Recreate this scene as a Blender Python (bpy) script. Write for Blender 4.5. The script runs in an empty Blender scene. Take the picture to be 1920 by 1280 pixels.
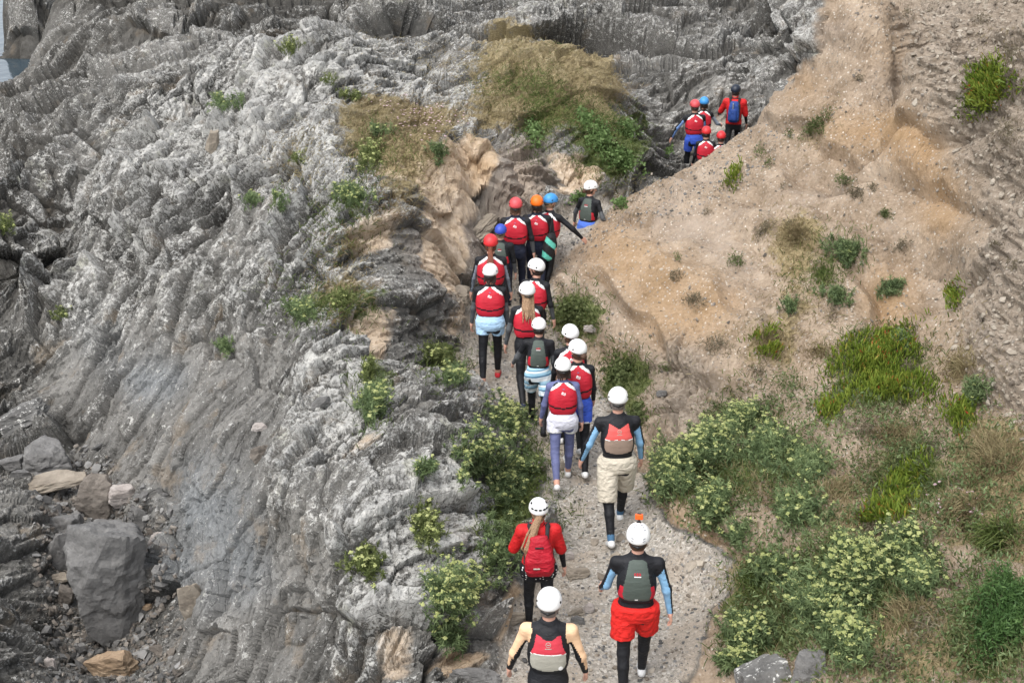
import bpy, bmesh, math, random, os
import numpy as np
from mathutils import Vector, Matrix
rng = np.random.default_rng(7)
random.seed(7)
QUICK = 1.0
SC = bpy.context.scene
COL = SC.collection

# ------------------------------------------------------------------ camera model
PITCH = math.radians(24.0); FPX = 2560.0; CAMH = 8.4
CP, SP = math.cos(PITCH), math.sin(PITCH)

def ray(px, py):
    """unit-depth ray through a photo pixel (1920x1280), world axes"""
    v = (py - 640.0) / FPX; h = (px - 960.0) / FPX
    return np.array([h, CP - v * SP, -(SP + v * CP)])

def at_z(px, py, z):
    r = ray(px, py); d = (z - CAMH) / r[2]
    return np.array([0, 0, CAMH]) + r * d

def at_d(px, py, d):
    return np.array([0, 0, CAMH]) + ray(px, py) * d

def project(P):
    X, Y, Z = P[..., 0], P[..., 1], P[..., 2] - CAMH
    dep = Y * CP - Z * SP
    dn = -Y * SP - Z * CP
    dep_s = np.maximum(dep, .1)
    return 960 + FPX * X / dep_s, 640 + FPX * dn / dep_s, dep

# ------------------------------------------------------------------ noise
_pr = np.random.default_rng(11)
PERM = np.concatenate([_pr.permutation(256)] * 3).astype(np.int32)
_a = _pr.normal(size=(256, 3)); GRAD = (_a / np.linalg.norm(_a, axis=1)[:, None]).astype(np.float32)

def perlin(x, y, z, seed=0):
    x = np.asarray(x, np.float32) + seed * 17.31; y = np.asarray(y, np.float32) + seed * 5.77; z = np.asarray(z, np.float32) + seed * 9.13
    xi = np.floor(x).astype(np.int32); yi = np.floor(y).astype(np.int32); zi = np.floor(z).astype(np.int32)
    xf = x - xi; yf = y - yi; zf = z - zi
    xi &= 255; yi &= 255; zi &= 255
    u = xf * xf * xf * (xf * (xf * 6 - 15) + 10); v = yf * yf * yf * (yf * (yf * 6 - 15) + 10); w = zf * zf * zf * (zf * (zf * 6 - 15) + 10)
    def g(dx, dy, dz):
        h = PERM[PERM[PERM[xi + dx] + yi + dy] + zi + dz]
        G = GRAD[h]
        return G[..., 0] * (xf - dx) + G[..., 1] * (yf - dy) + G[..., 2] * (zf - dz)
    x00 = g(0, 0, 0); x00 += u * (g(1, 0, 0) - x00)
    x10 = g(0, 1, 0); x10 += u * (g(1, 1, 0) - x10)
    x00 += v * (x10 - x00)
    x01 = g(0, 0, 1); x01 += u * (g(1, 0, 1) - x01)
    x11 = g(0, 1, 1); x11 += u * (g(1, 1, 1) - x11)
    x01 += v * (x11 - x01)
    return (x00 + w * (x01 - x00)) * 1.6

def fbm(x, y, z, octs=3, seed=0, gain=.5):
    r = 0; a = 1.0
    for o in range(octs):
        r = r + a * perlin(x, y, z, seed + o * 3); a *= gain; x = x * 2.03; y = y * 2.03; z = z * 2.03
    return r

def ridge(x, y, z, seed=0):
    return 1 - 2 * np.abs(perlin(x, y, z, seed))

def worley(x, y, seed=0, loc=False):
    """2-D cellular noise: F1, F2, random value of the nearest cell (and the offset from its centre)"""
    xi = np.floor(x).astype(np.int32); yi = np.floor(y).astype(np.int32)
    f1 = np.full(x.shape, 9, np.float32); f2 = f1.copy(); cid = np.zeros(x.shape, np.float32)
    lx = np.zeros(x.shape, np.float32); ly = lx.copy()
    for dx in (-1, 0, 1):
        for dy in (-1, 0, 1):
            cx = xi + dx; cy = yi + dy
            h = PERM[PERM[(cx + seed * 31) & 255] + (cy & 255)]
            h2 = PERM[h + 57 + seed]; h3 = PERM[h2 + 101]
            ox = x - (cx + h / 255.); oy = y - (cy + h2 / 255.)
            d = np.sqrt(ox ** 2 + oy ** 2).astype(np.float32)
            m = d < f1
            f2 = np.where(m, f1, np.minimum(f2, d)); cid = np.where(m, h3 / 255., cid); f1 = np.where(m, d, f1)
            if loc: lx = np.where(m, ox, lx); ly = np.where(m, oy, ly)
    if loc: return f1, f2, cid.astype(np.float32), lx, ly
    return f1, f2, cid.astype(np.float32)

def sst(a, b, x):
    t = np.clip((x - a) / (b - a), 0, 1); return t * t * (3 - 2 * t)

# ------------------------------------------------------------------ survey points -> base surface
CZ = [  # photo pixel, height above the path
 (1100,1280,0),(1240,1280,0),(1180,1150,0),(1060,1150,0),(1330,1130,.05),(1120,1000,0),(1080,850,0),(1200,900,.02),(1000,810,0),(1150,800,.02),
 (940,720,.02),(1000,650,0),(890,650,.08),(950,600,.05),(870,575,.15),(1010,560,.02),(960,500,0),(1010,470,0),(1100,440,-.05),(1160,400,-.1),
 (1300,365,-.3),(1330,350,-.35),(1380,330,-.4),(1450,320,-.4),(1250,390,-.2),
 (1040,1500,0),(1250,1500,0),(1150,1900,0),(700,1600,-.1),(300,1600,-1.2),(0,1600,-1.2),(1600,1600,1.1),(1900,1600,1.9),
 # rocks beside the path
 (930,1160,.12),(915,1240,.12),(900,1050,.35),(850,950,.75),(790,1000,.95),(820,830,.85),(905,800,.35),(760,900,.85),(850,720,.45),(800,650,.5),(760,720,.65),
 (870,1260,.15),(825,1200,.4),(740,1180,.6),(740,1290,.45),(985,880,.08),(960,980,.1),
 (650,1000,.95),(650,1150,.55),(650,1290,.25),(550,900,.9),(550,1050,.4),(500,1200,-.2),(450,1290,-.7),(400,1100,-.3),(450,950,.35),(400,850,.5),
 (310,890,-.2),(300,1000,-.95),(350,1200,-1.1),(200,1000,-1.4),(150,1150,-1.6),(250,1260,-1.6),(110,900,-1.4),(60,810,-1.55),(0,780,-1.65),
 (30,1000,-1.0),(0,1150,-.6),(40,1200,-.8),(95,1270,-1.6),(-120,1000,-.6),(-150,1250,-.3),
 (700,800,.95),(650,700,1.05),(550,750,.85),(450,700,.6),(350,750,.2),(250,700,-.35),(150,700,-.95),(200,800,-.95),(50,680,-1.1),(0,600,-.9),(-150,700,-.8),
 (600,600,1.3),(700,600,1.15),(500,600,1.1),(400,600,.75),(300,600,.2),(200,600,-.35),(100,570,-1.0),
 (12,110,-3.9),(25,80,-3.8),(15,140,-3.9),(5,162,-3.8),(32,120,-3.8),(38,150,-3.7),(742,12,-4),(735,2,-4),(746,22,-3.9),(752,6,-4),(945,690,.16),(930,700,.1),
 # outcrop left of the path
 (800,520,1.0),(850,560,.35),(830,480,1.1),(790,400,1.75),(860,300,2.3),(920,290,2.25),(940,400,1.0),(945,470,.2),(890,520,.3),(720,450,1.7),(700,330,2.1),
 (600,400,1.85),(600,250,2.2),(600,130,2.4),(600,70,2.6),(450,400,1.1),(400,480,.9),
]
CD = [  # photo pixel, distance along the view axis
 (250,450,23.5),(350,300,25.5),(450,200,28.5),(200,300,28),(300,150,29.5),(150,380,25.5),
 (80,500,26),(40,470,24.5),(20,430,24.8),(0,350,30),(50,300,32),(100,250,33),(0,215,42),(70,205,42),(0,-25,53),(60,-25,52),(120,-25,50),(200,-25,47),(90,60,49),(130,130,44),(-80,20,52),(80,115,46),(-100,400,27),(-150,300,36),
 (200,100,43),(150,60,49),(300,60,41),(500,30,40),(600,20,41),(700,50,38),(400,100,36),(640,-40,44),
 (1000,330,24.6),(960,300,25.3),(960,400,24.2),(1060,335,23.9),(1060,430,23.5),(1000,450,23.4),(1000,260,26.3),(930,200,27),(1050,200,27.2),(930,112,29.5),(1000,107,30),(1100,130,29.6),
 (1140,172,28.6),(1180,230,27.6),(1130,250,26.6),(1130,330,25.2),(1200,310,26.8),(1215,335,26.4),(742,36,37),(742,33,43),(742,31,50),(742,29,56),(800,150,29),(740,80,30),(780,250,26.5),(1160,370,24.6),
 (850,60,41),(900,60,39),(1000,0,43),(1000,70,37),(1200,100,36),(1150,60,38),(1300,150,33),(1250,200,32),(1400,130,36),(1300,230,31.5),(1230,285,30),(1450,190,34.5),(1400,95,41),
 (1380,60,43),(1470,110,38.5),(1510,110,34.5),(1510,20,36),(1450,20,42),(1300,20,41),(850,-40,47),(1100,-60,47),(1450,-60,46),(1300,-100,52),
 # right: ridge of the spur, face, hollow, buttress, bank
 (1035,508,20.2),(1070,508,20.5),(1120,480,20.8),(1200,380,21.9),(1290,310,22.8),(1330,304,22.9),(1365,282,22.9),(1400,248,22.8),(1450,214,22.6),(1540,118,22.2),(1560,0,21.6),(1575,-90,21.4),
 (1050,620,20.0),(1120,640,19.4),(1150,530,19.8),(1250,450,20.3),(1230,600,19.0),(1330,380,20.8),(1400,400,20.0),(1400,550,18.6),(1300,700,18.0),(1225,770,18.2),
 (1500,260,21.3),(1600,180,20.8),(1620,30,21.0),(1640,300,20.1),(1745,290,21.0),(1700,205,21.1),(1672,120,21.0),(1795,390,20.3),(1735,150,19.1),(1785,245,18.6),(1560,420,19.4),(1650,520,18.4),(1760,560,17.9),
 (1660,60,20.9),(1760,80,19.4),(1765,195,18.8),(1860,60,18.7),(1825,255,18.2),(1848,350,17.7),(1835,300,17.9),(1840,480,17.2),(1900,500,16.6),(1900,250,17.2),(1850,650,16.3),(1910,750,15.4),(1980,0,17),(2080,300,15.5),(2080,700,14),
 (1500,620,18.0),(1600,700,16.7),(1750,720,16.4),(1450,760,16.9),(1350,830,16.4),(1600,850,15.3),(1750,900,14.6),(1880,900,13.9),(1250,900,15.9),(1350,950,14.9),
 (1240,970,15.4),(1300,1000,14.9),(1380,1050,14.2),(1420,1010,14.0),(1500,1050,13.3),(1620,1050,12.9),(1750,1100,12.2),(1880,1100,11.8),(1420,1120,13.6),(1350,1190,13.55),(1450,1200,12.9),(1500,1280,12.2),(1650,1250,11.5),(1880,1280,10.7),(1330,1280,13.0),(1400,1280,12.7),(2080,1100,10.8),(2080,1300,10),
]
pts = [at_z(*c) for c in CZ] + [at_d(*c) for c in CD]
# ground the photo cannot see: behind the spur, behind the crests, sea bed
for X, Y, Z in [(2.6,23.5,-.2),(3.6,25.0,-.3),(4.9,26.5,-.4),(6.2,27.5,-.2),(7.4,27,2.2),(7.5,29.5,.2),(7.8,33,1.0),(8.8,24,5.2),(9.5,27,4.2),(11,22,6.6),(13,19,6.5),(12.5,15,6.2),(10,30,3.2),(13,40,3.5),
                (5.2,22.6,2.9) ,(1.2,23.3,0),(2.0,24.2,-.1),(-2,36,.2),(1,35.5,-.3),(-6,37,-.8),(-10,40,-1.6),(-18,50,-4),(-6,60,-4.2),(4,62,-4),(14,62,-2),(-22,40,-3.6),(-30,60,-4.5),(25,60,0),(20,30,6.5),
                (-16,52,-4.2),(-17,48,-3.8),(-19,50,-4.6),(-20,54,-4.6),(-21,46,-4.4),(-18.7,57,-4.6),(-17.5,52,-4.4),(-5,66,-4.4),(-12,30,-1),(-12,20,-.2),(-9,12,.6),(-9,7,.8),(8,7,3.2),(3.4,5,1.4),(-1.5,5,.1)]:
    pts.append(np.array([X, Y, Z], float))
pts = np.array(pts)

def _basis(X, Y, P):
    return np.sqrt((X[:, None] - P[None, :, 0]) ** 2 + (Y[:, None] - P[None, :, 1]) ** 2 + .30 ** 2)
_n = len(pts)
_A = _basis(pts[:, 0], pts[:, 1], pts)
_A[np.arange(_n), np.arange(_n)] -= .05          # slight smoothing
_M = np.zeros((_n + 3, _n + 3)); _M[:_n, :_n] = _A; _M[:_n, _n] = 1; _M[:_n, _n + 1:] = pts[:, :2]; _M[_n, :_n] = 1; _M[_n + 1:, :_n] = pts[:, :2].T
_w = np.linalg.solve(_M, np.concatenate([pts[:, 2], np.zeros(3)]))

def base_z(X, Y):
    X = np.asarray(X, float).ravel(); Y = np.asarray(Y, float).ravel(); out = np.empty(len(X))
    for i in range(0, len(X), 40000):
        x = X[i:i + 40000]; y = Y[i:i + 40000]
        out[i:i + 40000] = _basis(x, y, pts) @ _w[:_n] + _w[_n] + _w[_n + 1] * x + _w[_n + 2] * y
    return out

# ------------------------------------------------------------------ what the ground is made of (survey map)
MX0, MY0, MC = -320, -320, 5
MW, MH = (2240 + 320) // MC, (1760 + 320) // MC
_gx, _gy = np.meshgrid(MX0 + (np.arange(MW) + .5) * MC, MY0 + (np.arange(MH) + .5) * MC)

def poly_mask(poly):
    m = np.zeros(_gx.shape, bool); n = len(poly)
    for i in range(n):
        x1, y1 = poly[i]; x2, y2 = poly[(i + 1) % n]
        if y1 == y2: continue
        c = ((y1 > _gy) != (y2 > _gy)) & (_gx < (x2 - x1) * (_gy - y1) / (y2 - y1) + x1)
        m ^= c
    return m.astype(np.float32)

def blur(a, r):
    for ax in (0, 1):
        for _ in range(2):
            c = np.cumsum(np.pad(a, [(r + 1, r) if k == ax else (0, 0) for k in (0, 1)], mode='edge'), axis=ax)
            a = (np.take(c, range(2 * r + 1, c.shape[ax]), axis=ax) - np.take(c, range(0, c.shape[ax] - 2 * r - 1), axis=ax)) / (2 * r + 1)
    return a

def ell(cx, cy, rx, ry, rot=0):
    c, s = math.cos(math.radians(rot)), math.sin(math.radians(rot))
    dx = _gx - cx; dy = _gy - cy
    return (((dx * c + dy * s) / rx) ** 2 + ((-dx * s + dy * c) / ry) ** 2 < 1).astype(np.float32)

def zone(shapes, r=3):
    m = np.zeros(_gx.shape, np.float32)
    for s in shapes:
        k = 1.0
        if isinstance(s, tuple) and isinstance(s[0], (int, float)):
            k = s[5] if len(s) > 5 else 1.0; a = ell(*s[:5])
        else: a = poly_mask(s)
        m = np.maximum(m, a * k)
    return blur(m, r)

ZN = {}
ZN['dirt'] = zone([[(1030,520),(1045,495),(1120,415),(1200,340),(1290,285),(1450,195),(1540,95),(1560,0),(1570,-320),(2240,-320),(2240,1760),(1290,1760),(1280,1290),(1330,1180),(1400,1085),(1370,1035),(1235,970),(1205,890),(1190,790),(1110,705),(1040,625)]], 2)
ZN['path'] = zone([[(930,1760),(925,1280),(950,1150),(1010,1090),(1045,1010),(1020,900),(985,830),(890,752),(860,690),(850,600),(858,545),(940,490),(960,440),(1100,380),(1250,330),(1330,230),(1500,230),(1400,360),(1150,440),(1040,520),(1050,620),(1115,705),(1190,790),(1212,890),(1235,972),(1370,1037),(1402,1088),(1335,1180),(1280,1290),(1300,1760)]], 2)
ZN['buttress'] = zone([[(1690,60),(1700,150),(1790,290),(1835,340),(1838,420),(1800,540),(1800,640),(1860,760),(1920,830),(2240,900),(2240,-320),(1660,-320)]], 5)
ZN['shale'] = zone([[(1205,640),(1290,630),(1350,720),(1330,830),(1245,820),(1215,740)]], 4)
ZN['orange'] = zone([(1700,265,75,45,30,.9),(1760,380,45,70,0,.7),(1590,250,60,40,0,.6),(1230,520,80,50,0,.6),(1660,560,50,60,0,.8),(1280,600,90,50,0,.7),(1330,560,60,50,0,.6),(1150,470,60,50,0,.7),(1700,80,50,70,0,.4),
                      (910,320,45,35,0,.8),(860,300,60,30,0,.4),(1500,160,40,30,0,.5),(960,1160,40,40,0,.9),(215,1250,60,30,0,.4),(1300,1010,70,20,35,.8),(1120,340,60,25,0,.5),(860,1255,40,40,0,.5)], 4)
ZN['tan'] = zone([[(790,290),(860,265),(935,290),(925,340),(880,370),(860,430),(850,500),(860,530),(800,560),(770,500),(800,430),(780,360)],
                  [(1030,300),(1090,310),(1130,350),(1100,380),(1030,350)], (700,440,60,35,-20,.6),(690,620,40,40,0,.7),(700,660,30,40,0,.7),(850,600,40,50,0,.6),(760,330,60,30,0,.6),(740,1230,45,55,0,.5),(660,960,35,25,0,.3),(670,880,40,25,0,.5),
                  [(1290,1290),(1330,1185),(1400,1180),(1440,1240),(1380,1290)], (1100,480,60,60,0,.6),(960,1170,40,70,0,.7),(860,1240,60,30,0,.7)], 3)
ZN['brown'] = zone([[(935,290),(1005,260),(1020,330),(1020,380),(950,420),(930,360)],(820,480,70,60,0,.5),(890,450,60,90,0,.5)], 4)
ZN['drygrass'] = zone([(740,230,110,40,5),(700,275,60,40,0,.8),(740,380,50,50,0,.6),(960,120,70,25,0),(1060,150,95,45,10),(1000,190,110,50,0,.8),(1110,200,60,40,0,.8),(900,215,70,30,0,.6),(780,300,50,40,0,.7),(560,300,40,60,0,.5),(700,200,60,20,0,.6),
                        (640,470,50,50,0,.4),(640,560,55,45,0,.6),(1490,450,60,50,0,.8),(1440,640,60,40,0,.7),(1500,560,60,60,0,.5),(1530,240,40,20,-30,.8),(1680,800,90,30,0,.5),(1420,1090,60,50,0,.9),(1530,930,120,40,0,.4),
                        (1860,860,80,90,0,.9),(1750,980,90,60,0,.5),(1620,1040,90,40,0,.4),(1700,1180,110,70,0,.6),(1880,980,60,70,0,.9),(1350,770,40,40,0,.4),(1600,930,60,40,0,.5),(1880,120,40,60,0,.4),(1800,680,70,60,0,.5),(1280,700,20,20,0,.2),(740,60,60,20,0,.4),(850,130,60,25,0,.5),(1170,360,40,20,0,.7),
                        (1700,1240,150,60,0,.6),(1580,1000,80,40,0,.6),(1400,900,90,50,0,.4)], 5)
ZN['green'] = zone([(960,160,70,26,0,.7),(1050,200,60,34,0,.75),(740,290,60,40,0,.35),(1000,130,50,20,0,.35),(640,420,70,60,0,.35),(560,560,60,60,0,.3),(1080,590,55,45,0),(1170,700,50,50,0),(1190,780,30,30,0,.8),(640,580,80,30,0,.8),(830,680,50,45,0,.7),(1050,960,25,50,0,.5),(960,930,60,70,0,.8),(1000,860,30,60,0,.7),(1140,270,70,70,40),(1000,250,25,40,0),(700,750,25,60,0,.9),(690,700,15,30,0,.9),
                     (660,380,45,25,0,.6),(700,290,30,60,0,.6),(540,380,30,20,0,.5),(1330,900,110,70,0,.7),(1450,870,90,60,0,.7),(1550,1120,190,100,0,.7),(1650,690,110,80,0,.7),(1700,900,80,80,0,.8),(1860,1180,80,110,0,.8),(1400,1190,60,50,0,.8),(1570,480,50,50,0,.5),(1510,520,40,50,0,.4),(930,1010,30,70,0,.8),(1400,760,60,50,0,.5)], 4)
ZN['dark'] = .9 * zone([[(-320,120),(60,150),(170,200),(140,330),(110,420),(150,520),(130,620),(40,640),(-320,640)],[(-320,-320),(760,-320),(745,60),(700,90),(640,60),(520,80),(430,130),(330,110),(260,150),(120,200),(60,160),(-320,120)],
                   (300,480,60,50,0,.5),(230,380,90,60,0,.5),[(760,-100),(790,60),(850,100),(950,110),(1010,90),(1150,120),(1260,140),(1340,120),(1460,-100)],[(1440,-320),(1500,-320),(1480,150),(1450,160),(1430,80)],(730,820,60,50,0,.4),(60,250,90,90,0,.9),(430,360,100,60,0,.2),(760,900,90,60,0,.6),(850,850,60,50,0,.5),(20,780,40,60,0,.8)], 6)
ZN['smooth'] = zone([[(150,640),(330,630),(460,640),(560,760),(540,900),(560,1000),(600,1180),(680,1290),(330,1290),(350,1100),(330,960),(200,880),(100,780)],(300,720,110,70,0),(190,740,60,50,0,.7),(390,960,60,140,0),(470,1080,120,120,0),(550,1250,150,60,0,.8),(560,640,70,60,0,.4)], 6)
ZN['blue'] = zone([(290,715,60,35,-20),(370,940,25,70,-10),(420,990,20,80,0),(340,1060,40,30,0),(400,1000,90,160,0,.4),(460,1090,70,60,0,.6),(200,640,50,60,0,.3)], 4)
ZN['lichen'] = zone([(650,780,90,120,0),(840,1000,80,110,0),(720,1010,70,70,0),(780,1080,60,120,0,.8),(700,1180,50,80,0,.8),(880,760,60,60,0,.8),(600,150,200,90,0,.8),(850,210,110,50,0,.8),(1210,260,40,50,0,.8),(600,480,120,160,0,.5),(560,880,60,60,0,.5),(420,250,200,120,0,.8),
                      (1380,140,90,50,0,.6),(1510,90,60,90,0,.6),(200,480,180,180,0,.45),(1000,60,250,70,0,.4),(640,350,60,60,0,.8),(440,540,160,80,0,.35)], 8)
ZN['scree'] = zone([[(80,880),(150,860),(190,900),(300,970),(320,1040),(290,1100),(310,1290),(85,1290),(95,1100)]], 5)

def sample(m, px, py):
    u = np.clip((px - MX0) / MC - .5, 0, MW - 1.001); v = np.clip((py - MY0) / MC - .5, 0, MH - 1.001)
    i = u.astype(np.int32); j = v.astype(np.int32); fu = u - i; fv = v - j
    return (m[j, i] * (1 - fu) * (1 - fv) + m[j, i + 1] * fu * (1 - fv) + m[j + 1, i] * (1 - fu) * fv + m[j + 1, i + 1] * fu * fv).astype(np.float32)

# ------------------------------------------------------------------ terrain grid (fan, finer where nearer)
ys = [5.0]
while ys[-1] < 85:
    y = ys[-1]
    ys.append(y + ((.00098 if y > 11 else .0013) * (y + 3) if y < 33 else .0019 * y if y < 55 else .008 * y) / QUICK)
ys = np.array(ys)
na = int(880 * QUICK)
aa = np.concatenate([np.linspace(-.85, -.42, int(60 * QUICK), endpoint=False), np.linspace(-.42, .42, na, endpoint=False), np.linspace(.42, .85, int(60 * QUICK))])
A, Yg = np.meshgrid(aa, ys)
Xg = A * (Yg + 3.7)
GS = Xg.shape
Zg = base_z(Xg, Yg).reshape(GS)
B = np.stack([Xg, Yg, Zg], -1)

def normals(B):
    du = np.gradient(B, axis=1); dv = np.gradient(B, axis=0)
    n = np.cross(du, dv); n /= np.maximum(np.linalg.norm(n, axis=-1, keepdims=True), 1e-9)
    return n
Nb = normals(B)
X, Y, Z = [B[..., k].astype(np.float32) for k in range(3)]
px, py, dep = project(B)
jx = perlin(X * 1.3, Y * 1.3, Z * 1.3, 21) * 12 + perlin(X * 4, Y * 4, Z * 4, 22) * 7 + perlin(X * 11, Y * 11, Z * 11, 20) * 4
jy = perlin(X * 1.3, Y * 1.3, Z * 1.3, 23) * 10 + perlin(X * 4, Y * 4, Z * 4, 24) * 5 + perlin(X * 11, Y * 11, Z * 11, 27) * 3
zv = {k: np.clip(sample(m, px + jx, py + jy), 0, 1) for k, m in ZN.items()}
dirt, path = zv['dirt'], zv['path']
path = path * (1 - dirt)
far = sst(31.5, 33.5, Y) * (X < 8)
dirt = dirt * (1 - sst(23.2, 24.2, Y) * (X < 7.0))       # behind the spur it is rock again
rockw = np.clip(1 - dirt - path, 0, 1)
soft = np.clip(zv['drygrass'] * .8 + zv['green'] * .6 + zv['tan'] * .55, 0, .85)

def facets(u, w, seed, amp, tilt, crack, cw):
    """broken slabs: every cell its own height and lean, dark joints between them"""
    f1, f2, cid, lx, ly = worley(u, w, seed, True)
    a = np.frac(cid * 7.31) if hasattr(np, 'frac') else np.modf(cid * 7.31)[0]; b = np.modf(cid * 13.77)[0]
    h = amp * (cid - .5) + tilt * ((a - .5) * lx + (b - .25) * ly)
    return h - crack * (1 - sst(0, cw, f2 - f1)), cid

def rock_disp(X, Y, Z, ang, sc=1.0, seed=0):
    c, s = math.cos(math.radians(ang)), math.sin(math.radians(ang))
    w = (X * c - Y * s + .10 * Z) / sc; u = (X * s + Y * c + .85 * Z) / sc
    w = w + .26 * perlin(u * .3, w * .3, Z * .2, seed + 31) + .09 * perlin(u * 1.1, w * 1.1, Z, seed + 32) + .015 * perlin(u * 3.3, w * 3.3, Z * 3, seed + 41)
    u = u + .3 * perlin(u * .6, w * .6, Z, seed + 33) + .03 * perlin(u * 2.3, w * 2.3, Z * 2, seed + 48)
    big = .26 * ridge(w * .55, u * .22, Z * .1, seed + 34) + .10 * ridge(w * 1.3, u * .55, Z * .2, seed + 35)
    A_, ta = facets(u * .6, w * 1.05, seed + 3, .42, .70, .18, .05)
    B_, tb = facets(u * 1.8 + 5, w * 3.1, seed + 5, .17, .30, .06, .08)
    C_, tc = facets(u * 5.0 + 2, w * 8.2, seed + 8, .045, .09, .012, .15)
    D_, td = facets(u * 14 + 3, w * 19.0, seed + 9, .016, .03, .004, .2)
    jt = ridge(w * 1.9 + .06 * perlin(u * 4, w * 4, Z, seed + 51), u * .14, Z * .05, seed + 50)
    A_ = A_ - .08 * sst(.88, .97, jt)
    msk = sst(-.25, .35, perlin(u * .5, w * .7, Z * .5, seed + 49))
    fine = .02 * np.abs(perlin(X * 3.6, Y * 3.6, Z * 3.6, seed + 46)) + 0.016 * np.abs(perlin(X * 8, Y * 8, Z * 8, seed + 47)) + .022 * perlin(X * 13, Y * 13, Z * 13, seed + 36) * sst(34, 18, Y) + .014 * perlin(X * 27, Y * 27, Z * 27, seed + 37) * sst(24, 13, Y)
    tone = .45 * ta + .35 * tb + .2 * tc
    return big, A_ * (.45 + .55 * msk) + B_ * (.5 + .5 * msk), C_ + D_ * sst(26, 14, Y), fine, tone

big, blk, sm, fine, tone = rock_disp(X, Y, Z, 24)
nearrock = 1 - far
rough = (1 - .72 * zv['smooth']) * (1 - .75 * soft) * (1 - .8 * zv['scree'])
bigm = (.8 + 1.5 * zv['dark']) * (1 - .55 * zv['smooth']) * (1 - .6 * soft) * (1 - .7 * zv['scree'])
D = rockw * nearrock * (big * bigm + blk * (.25 + .75 * rough) * (1.0 + .6 * zv['dark']) + sm * (.25 + .75 * rough) + fine * (.4 + .6 * rough))
m = (far > 0)
b2, k2, s2, f2_, t2 = rock_disp(X[m], Y[m], Z[m], 58, 1.9, 50); tone[m] = t2
D[m] += (rockw * far)[m] * (b2 * 1.6 + k2 * 2.0 + (s2 * 2.2 + f2_ * 1.5) * sst(64, 40, Y[m]))
D *= 1 - .8 * sst(40, 46, Y) * sst(-13, -17, X)
# hollows of the far rocks breaking down to the sea at the left
# dirt slope
rl = ridge(X * 1.0 + .5 * Y + .3 * perlin(X * 1.5, Y * 1.5, Z, 74), Z * .35, Y * .2, 73)
dd = .16 * fbm(X * .8, Y * .8, Z * .8, 3, 61) - .20 * np.clip(rl - .5, 0, 1) * 2 * (1 - path) + .05 * ridge(X * 1.6 + .3 * Y, Y * .5, Z * .5, 63) * (1 - zv['buttress'])
f1, f2, cid = worley(X * 9 + Z * 4, Y * 9 + Z * 7, 12)
dd += .022 * (cid - .35) * sst(.05, .3, f2 - f1)
f1, f2, cid = worley(X * 21 + Z * 9, Y * 21 + Z * 15, 13)
dd += .010 * (cid - .35) * sst(.05, .3, f2 - f1) + .010 * fbm(X * 14, Y * 14, Z * 14, 2, 66)
led = ridge(X * 1.2, Y * 1.2, Z * 6, 64) * .06 + ridge(X * 3, Y * 3, Z * 13, 65) * .055 + perlin(X * 7, Y * 7, Z * 26, 67) * .03 + .09 * fbm(X * 1.5, Y * 1.5, Z * 1.5, 2, 68)
dd = dd + zv['buttress'] * led + zv['shale'] * (sm * .8 + blk * .5)
dd += dirt * np.clip(zv['green'] + zv['drygrass'], 0, 1) * .06 * fbm(X * 2.2, Y * 2.2, Z * 2.2, 2, 69)
D += dirt * dd
# path
f1, f2, cid = worley(X * 7, Y * 7, 15)
pp = .05 * perlin(X * .9, Y * .9, Z * 0, 71) + .012 * (cid - .4) * sst(.1, .35, f2 - f1) + .008 * fbm(X * 12, Y * 12, Z, 2, 72)
D += path * pp
P = B + Nb * D[..., None]
# crumbling overhang under the right bank and step at the path edge
NT = normals(P)
# concavity: surface height against its blurred self
def gblur(a, r):
    for ax in (0, 1):
        c = np.cumsum(np.pad(a, [(r + 1, r) if k == ax else (0, 0) for k in (0, 1)], mode='edge'), axis=ax)
        n = a.shape[ax]
        a = (np.take(c, range(2 * r + 1, 2 * r + 1 + n), axis=ax) - np.take(c, range(0, n), axis=ax)) / (2 * r + 1)
    return a
R1 = max(2, int(10 * QUICK))
cav = np.clip((D - gblur(D.astype(np.float64), R1)) * 14, -1, 1)

def terrain_z(x, y):
    """height of the finished ground under a point (nearest grid vertex)"""
    j = int(np.clip(np.searchsorted(ys, y), 1, len(ys) - 2)); a = x / (y + 3.7)
    i = int(np.clip(np.searchsorted(aa, a), 1, len(aa) - 2))
    return float(P[j - 1:j + 2, i - 1:i + 2, 2].mean())

# nearest ground point behind each photo pixel (for setting out stones and plants)
tpx, tpy, tdp = project(P)
VC = 4.0; VW, VH = 560, 400; VX0, VY0 = -160, -160
gi = ((tpx - VX0) / VC).astype(np.int32).ravel(); gj = ((tpy - VY0) / VC).astype(np.int32).ravel()
ok = np.where((gi >= 0) & (gi < VW) & (gj >= 0) & (gj < VH) & (tdp.ravel() > 1))[0]
ok = ok[np.argsort(-tdp.ravel()[ok])]
HIT = np.full((VH, VW), -1, np.int64); HIT[gj[ok], gi[ok]] = ok
for _ in range(6):
    hole = HIT < 0
    for dx, dy in ((1, 0), (-1, 0), (0, 1), (0, -1)):
        s = np.roll(HIT, (dy, dx), (0, 1)); HIT = np.where((HIT < 0) & (s >= 0), s, HIT)
PF = P.reshape(-1, 3); NF = NT.reshape(-1, 3)
def hit(px, py):
    """ground point and normal seen at photo pixels"""
    i = np.clip(((np.asarray(px) - VX0) / VC).astype(int), 0, VW - 1); j = np.clip(((np.asarray(py) - VY0) / VC).astype(int), 0, VH - 1)
    k = HIT[j, i]
    return PF[k], NF[k]

# ------------------------------------------------------------------ mesh helpers
def link(name, me, parent=None):
    o = bpy.data.objects.new(name, me); COL.objects.link(o)
    if parent is not None: o.parent = parent
    return o

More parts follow.
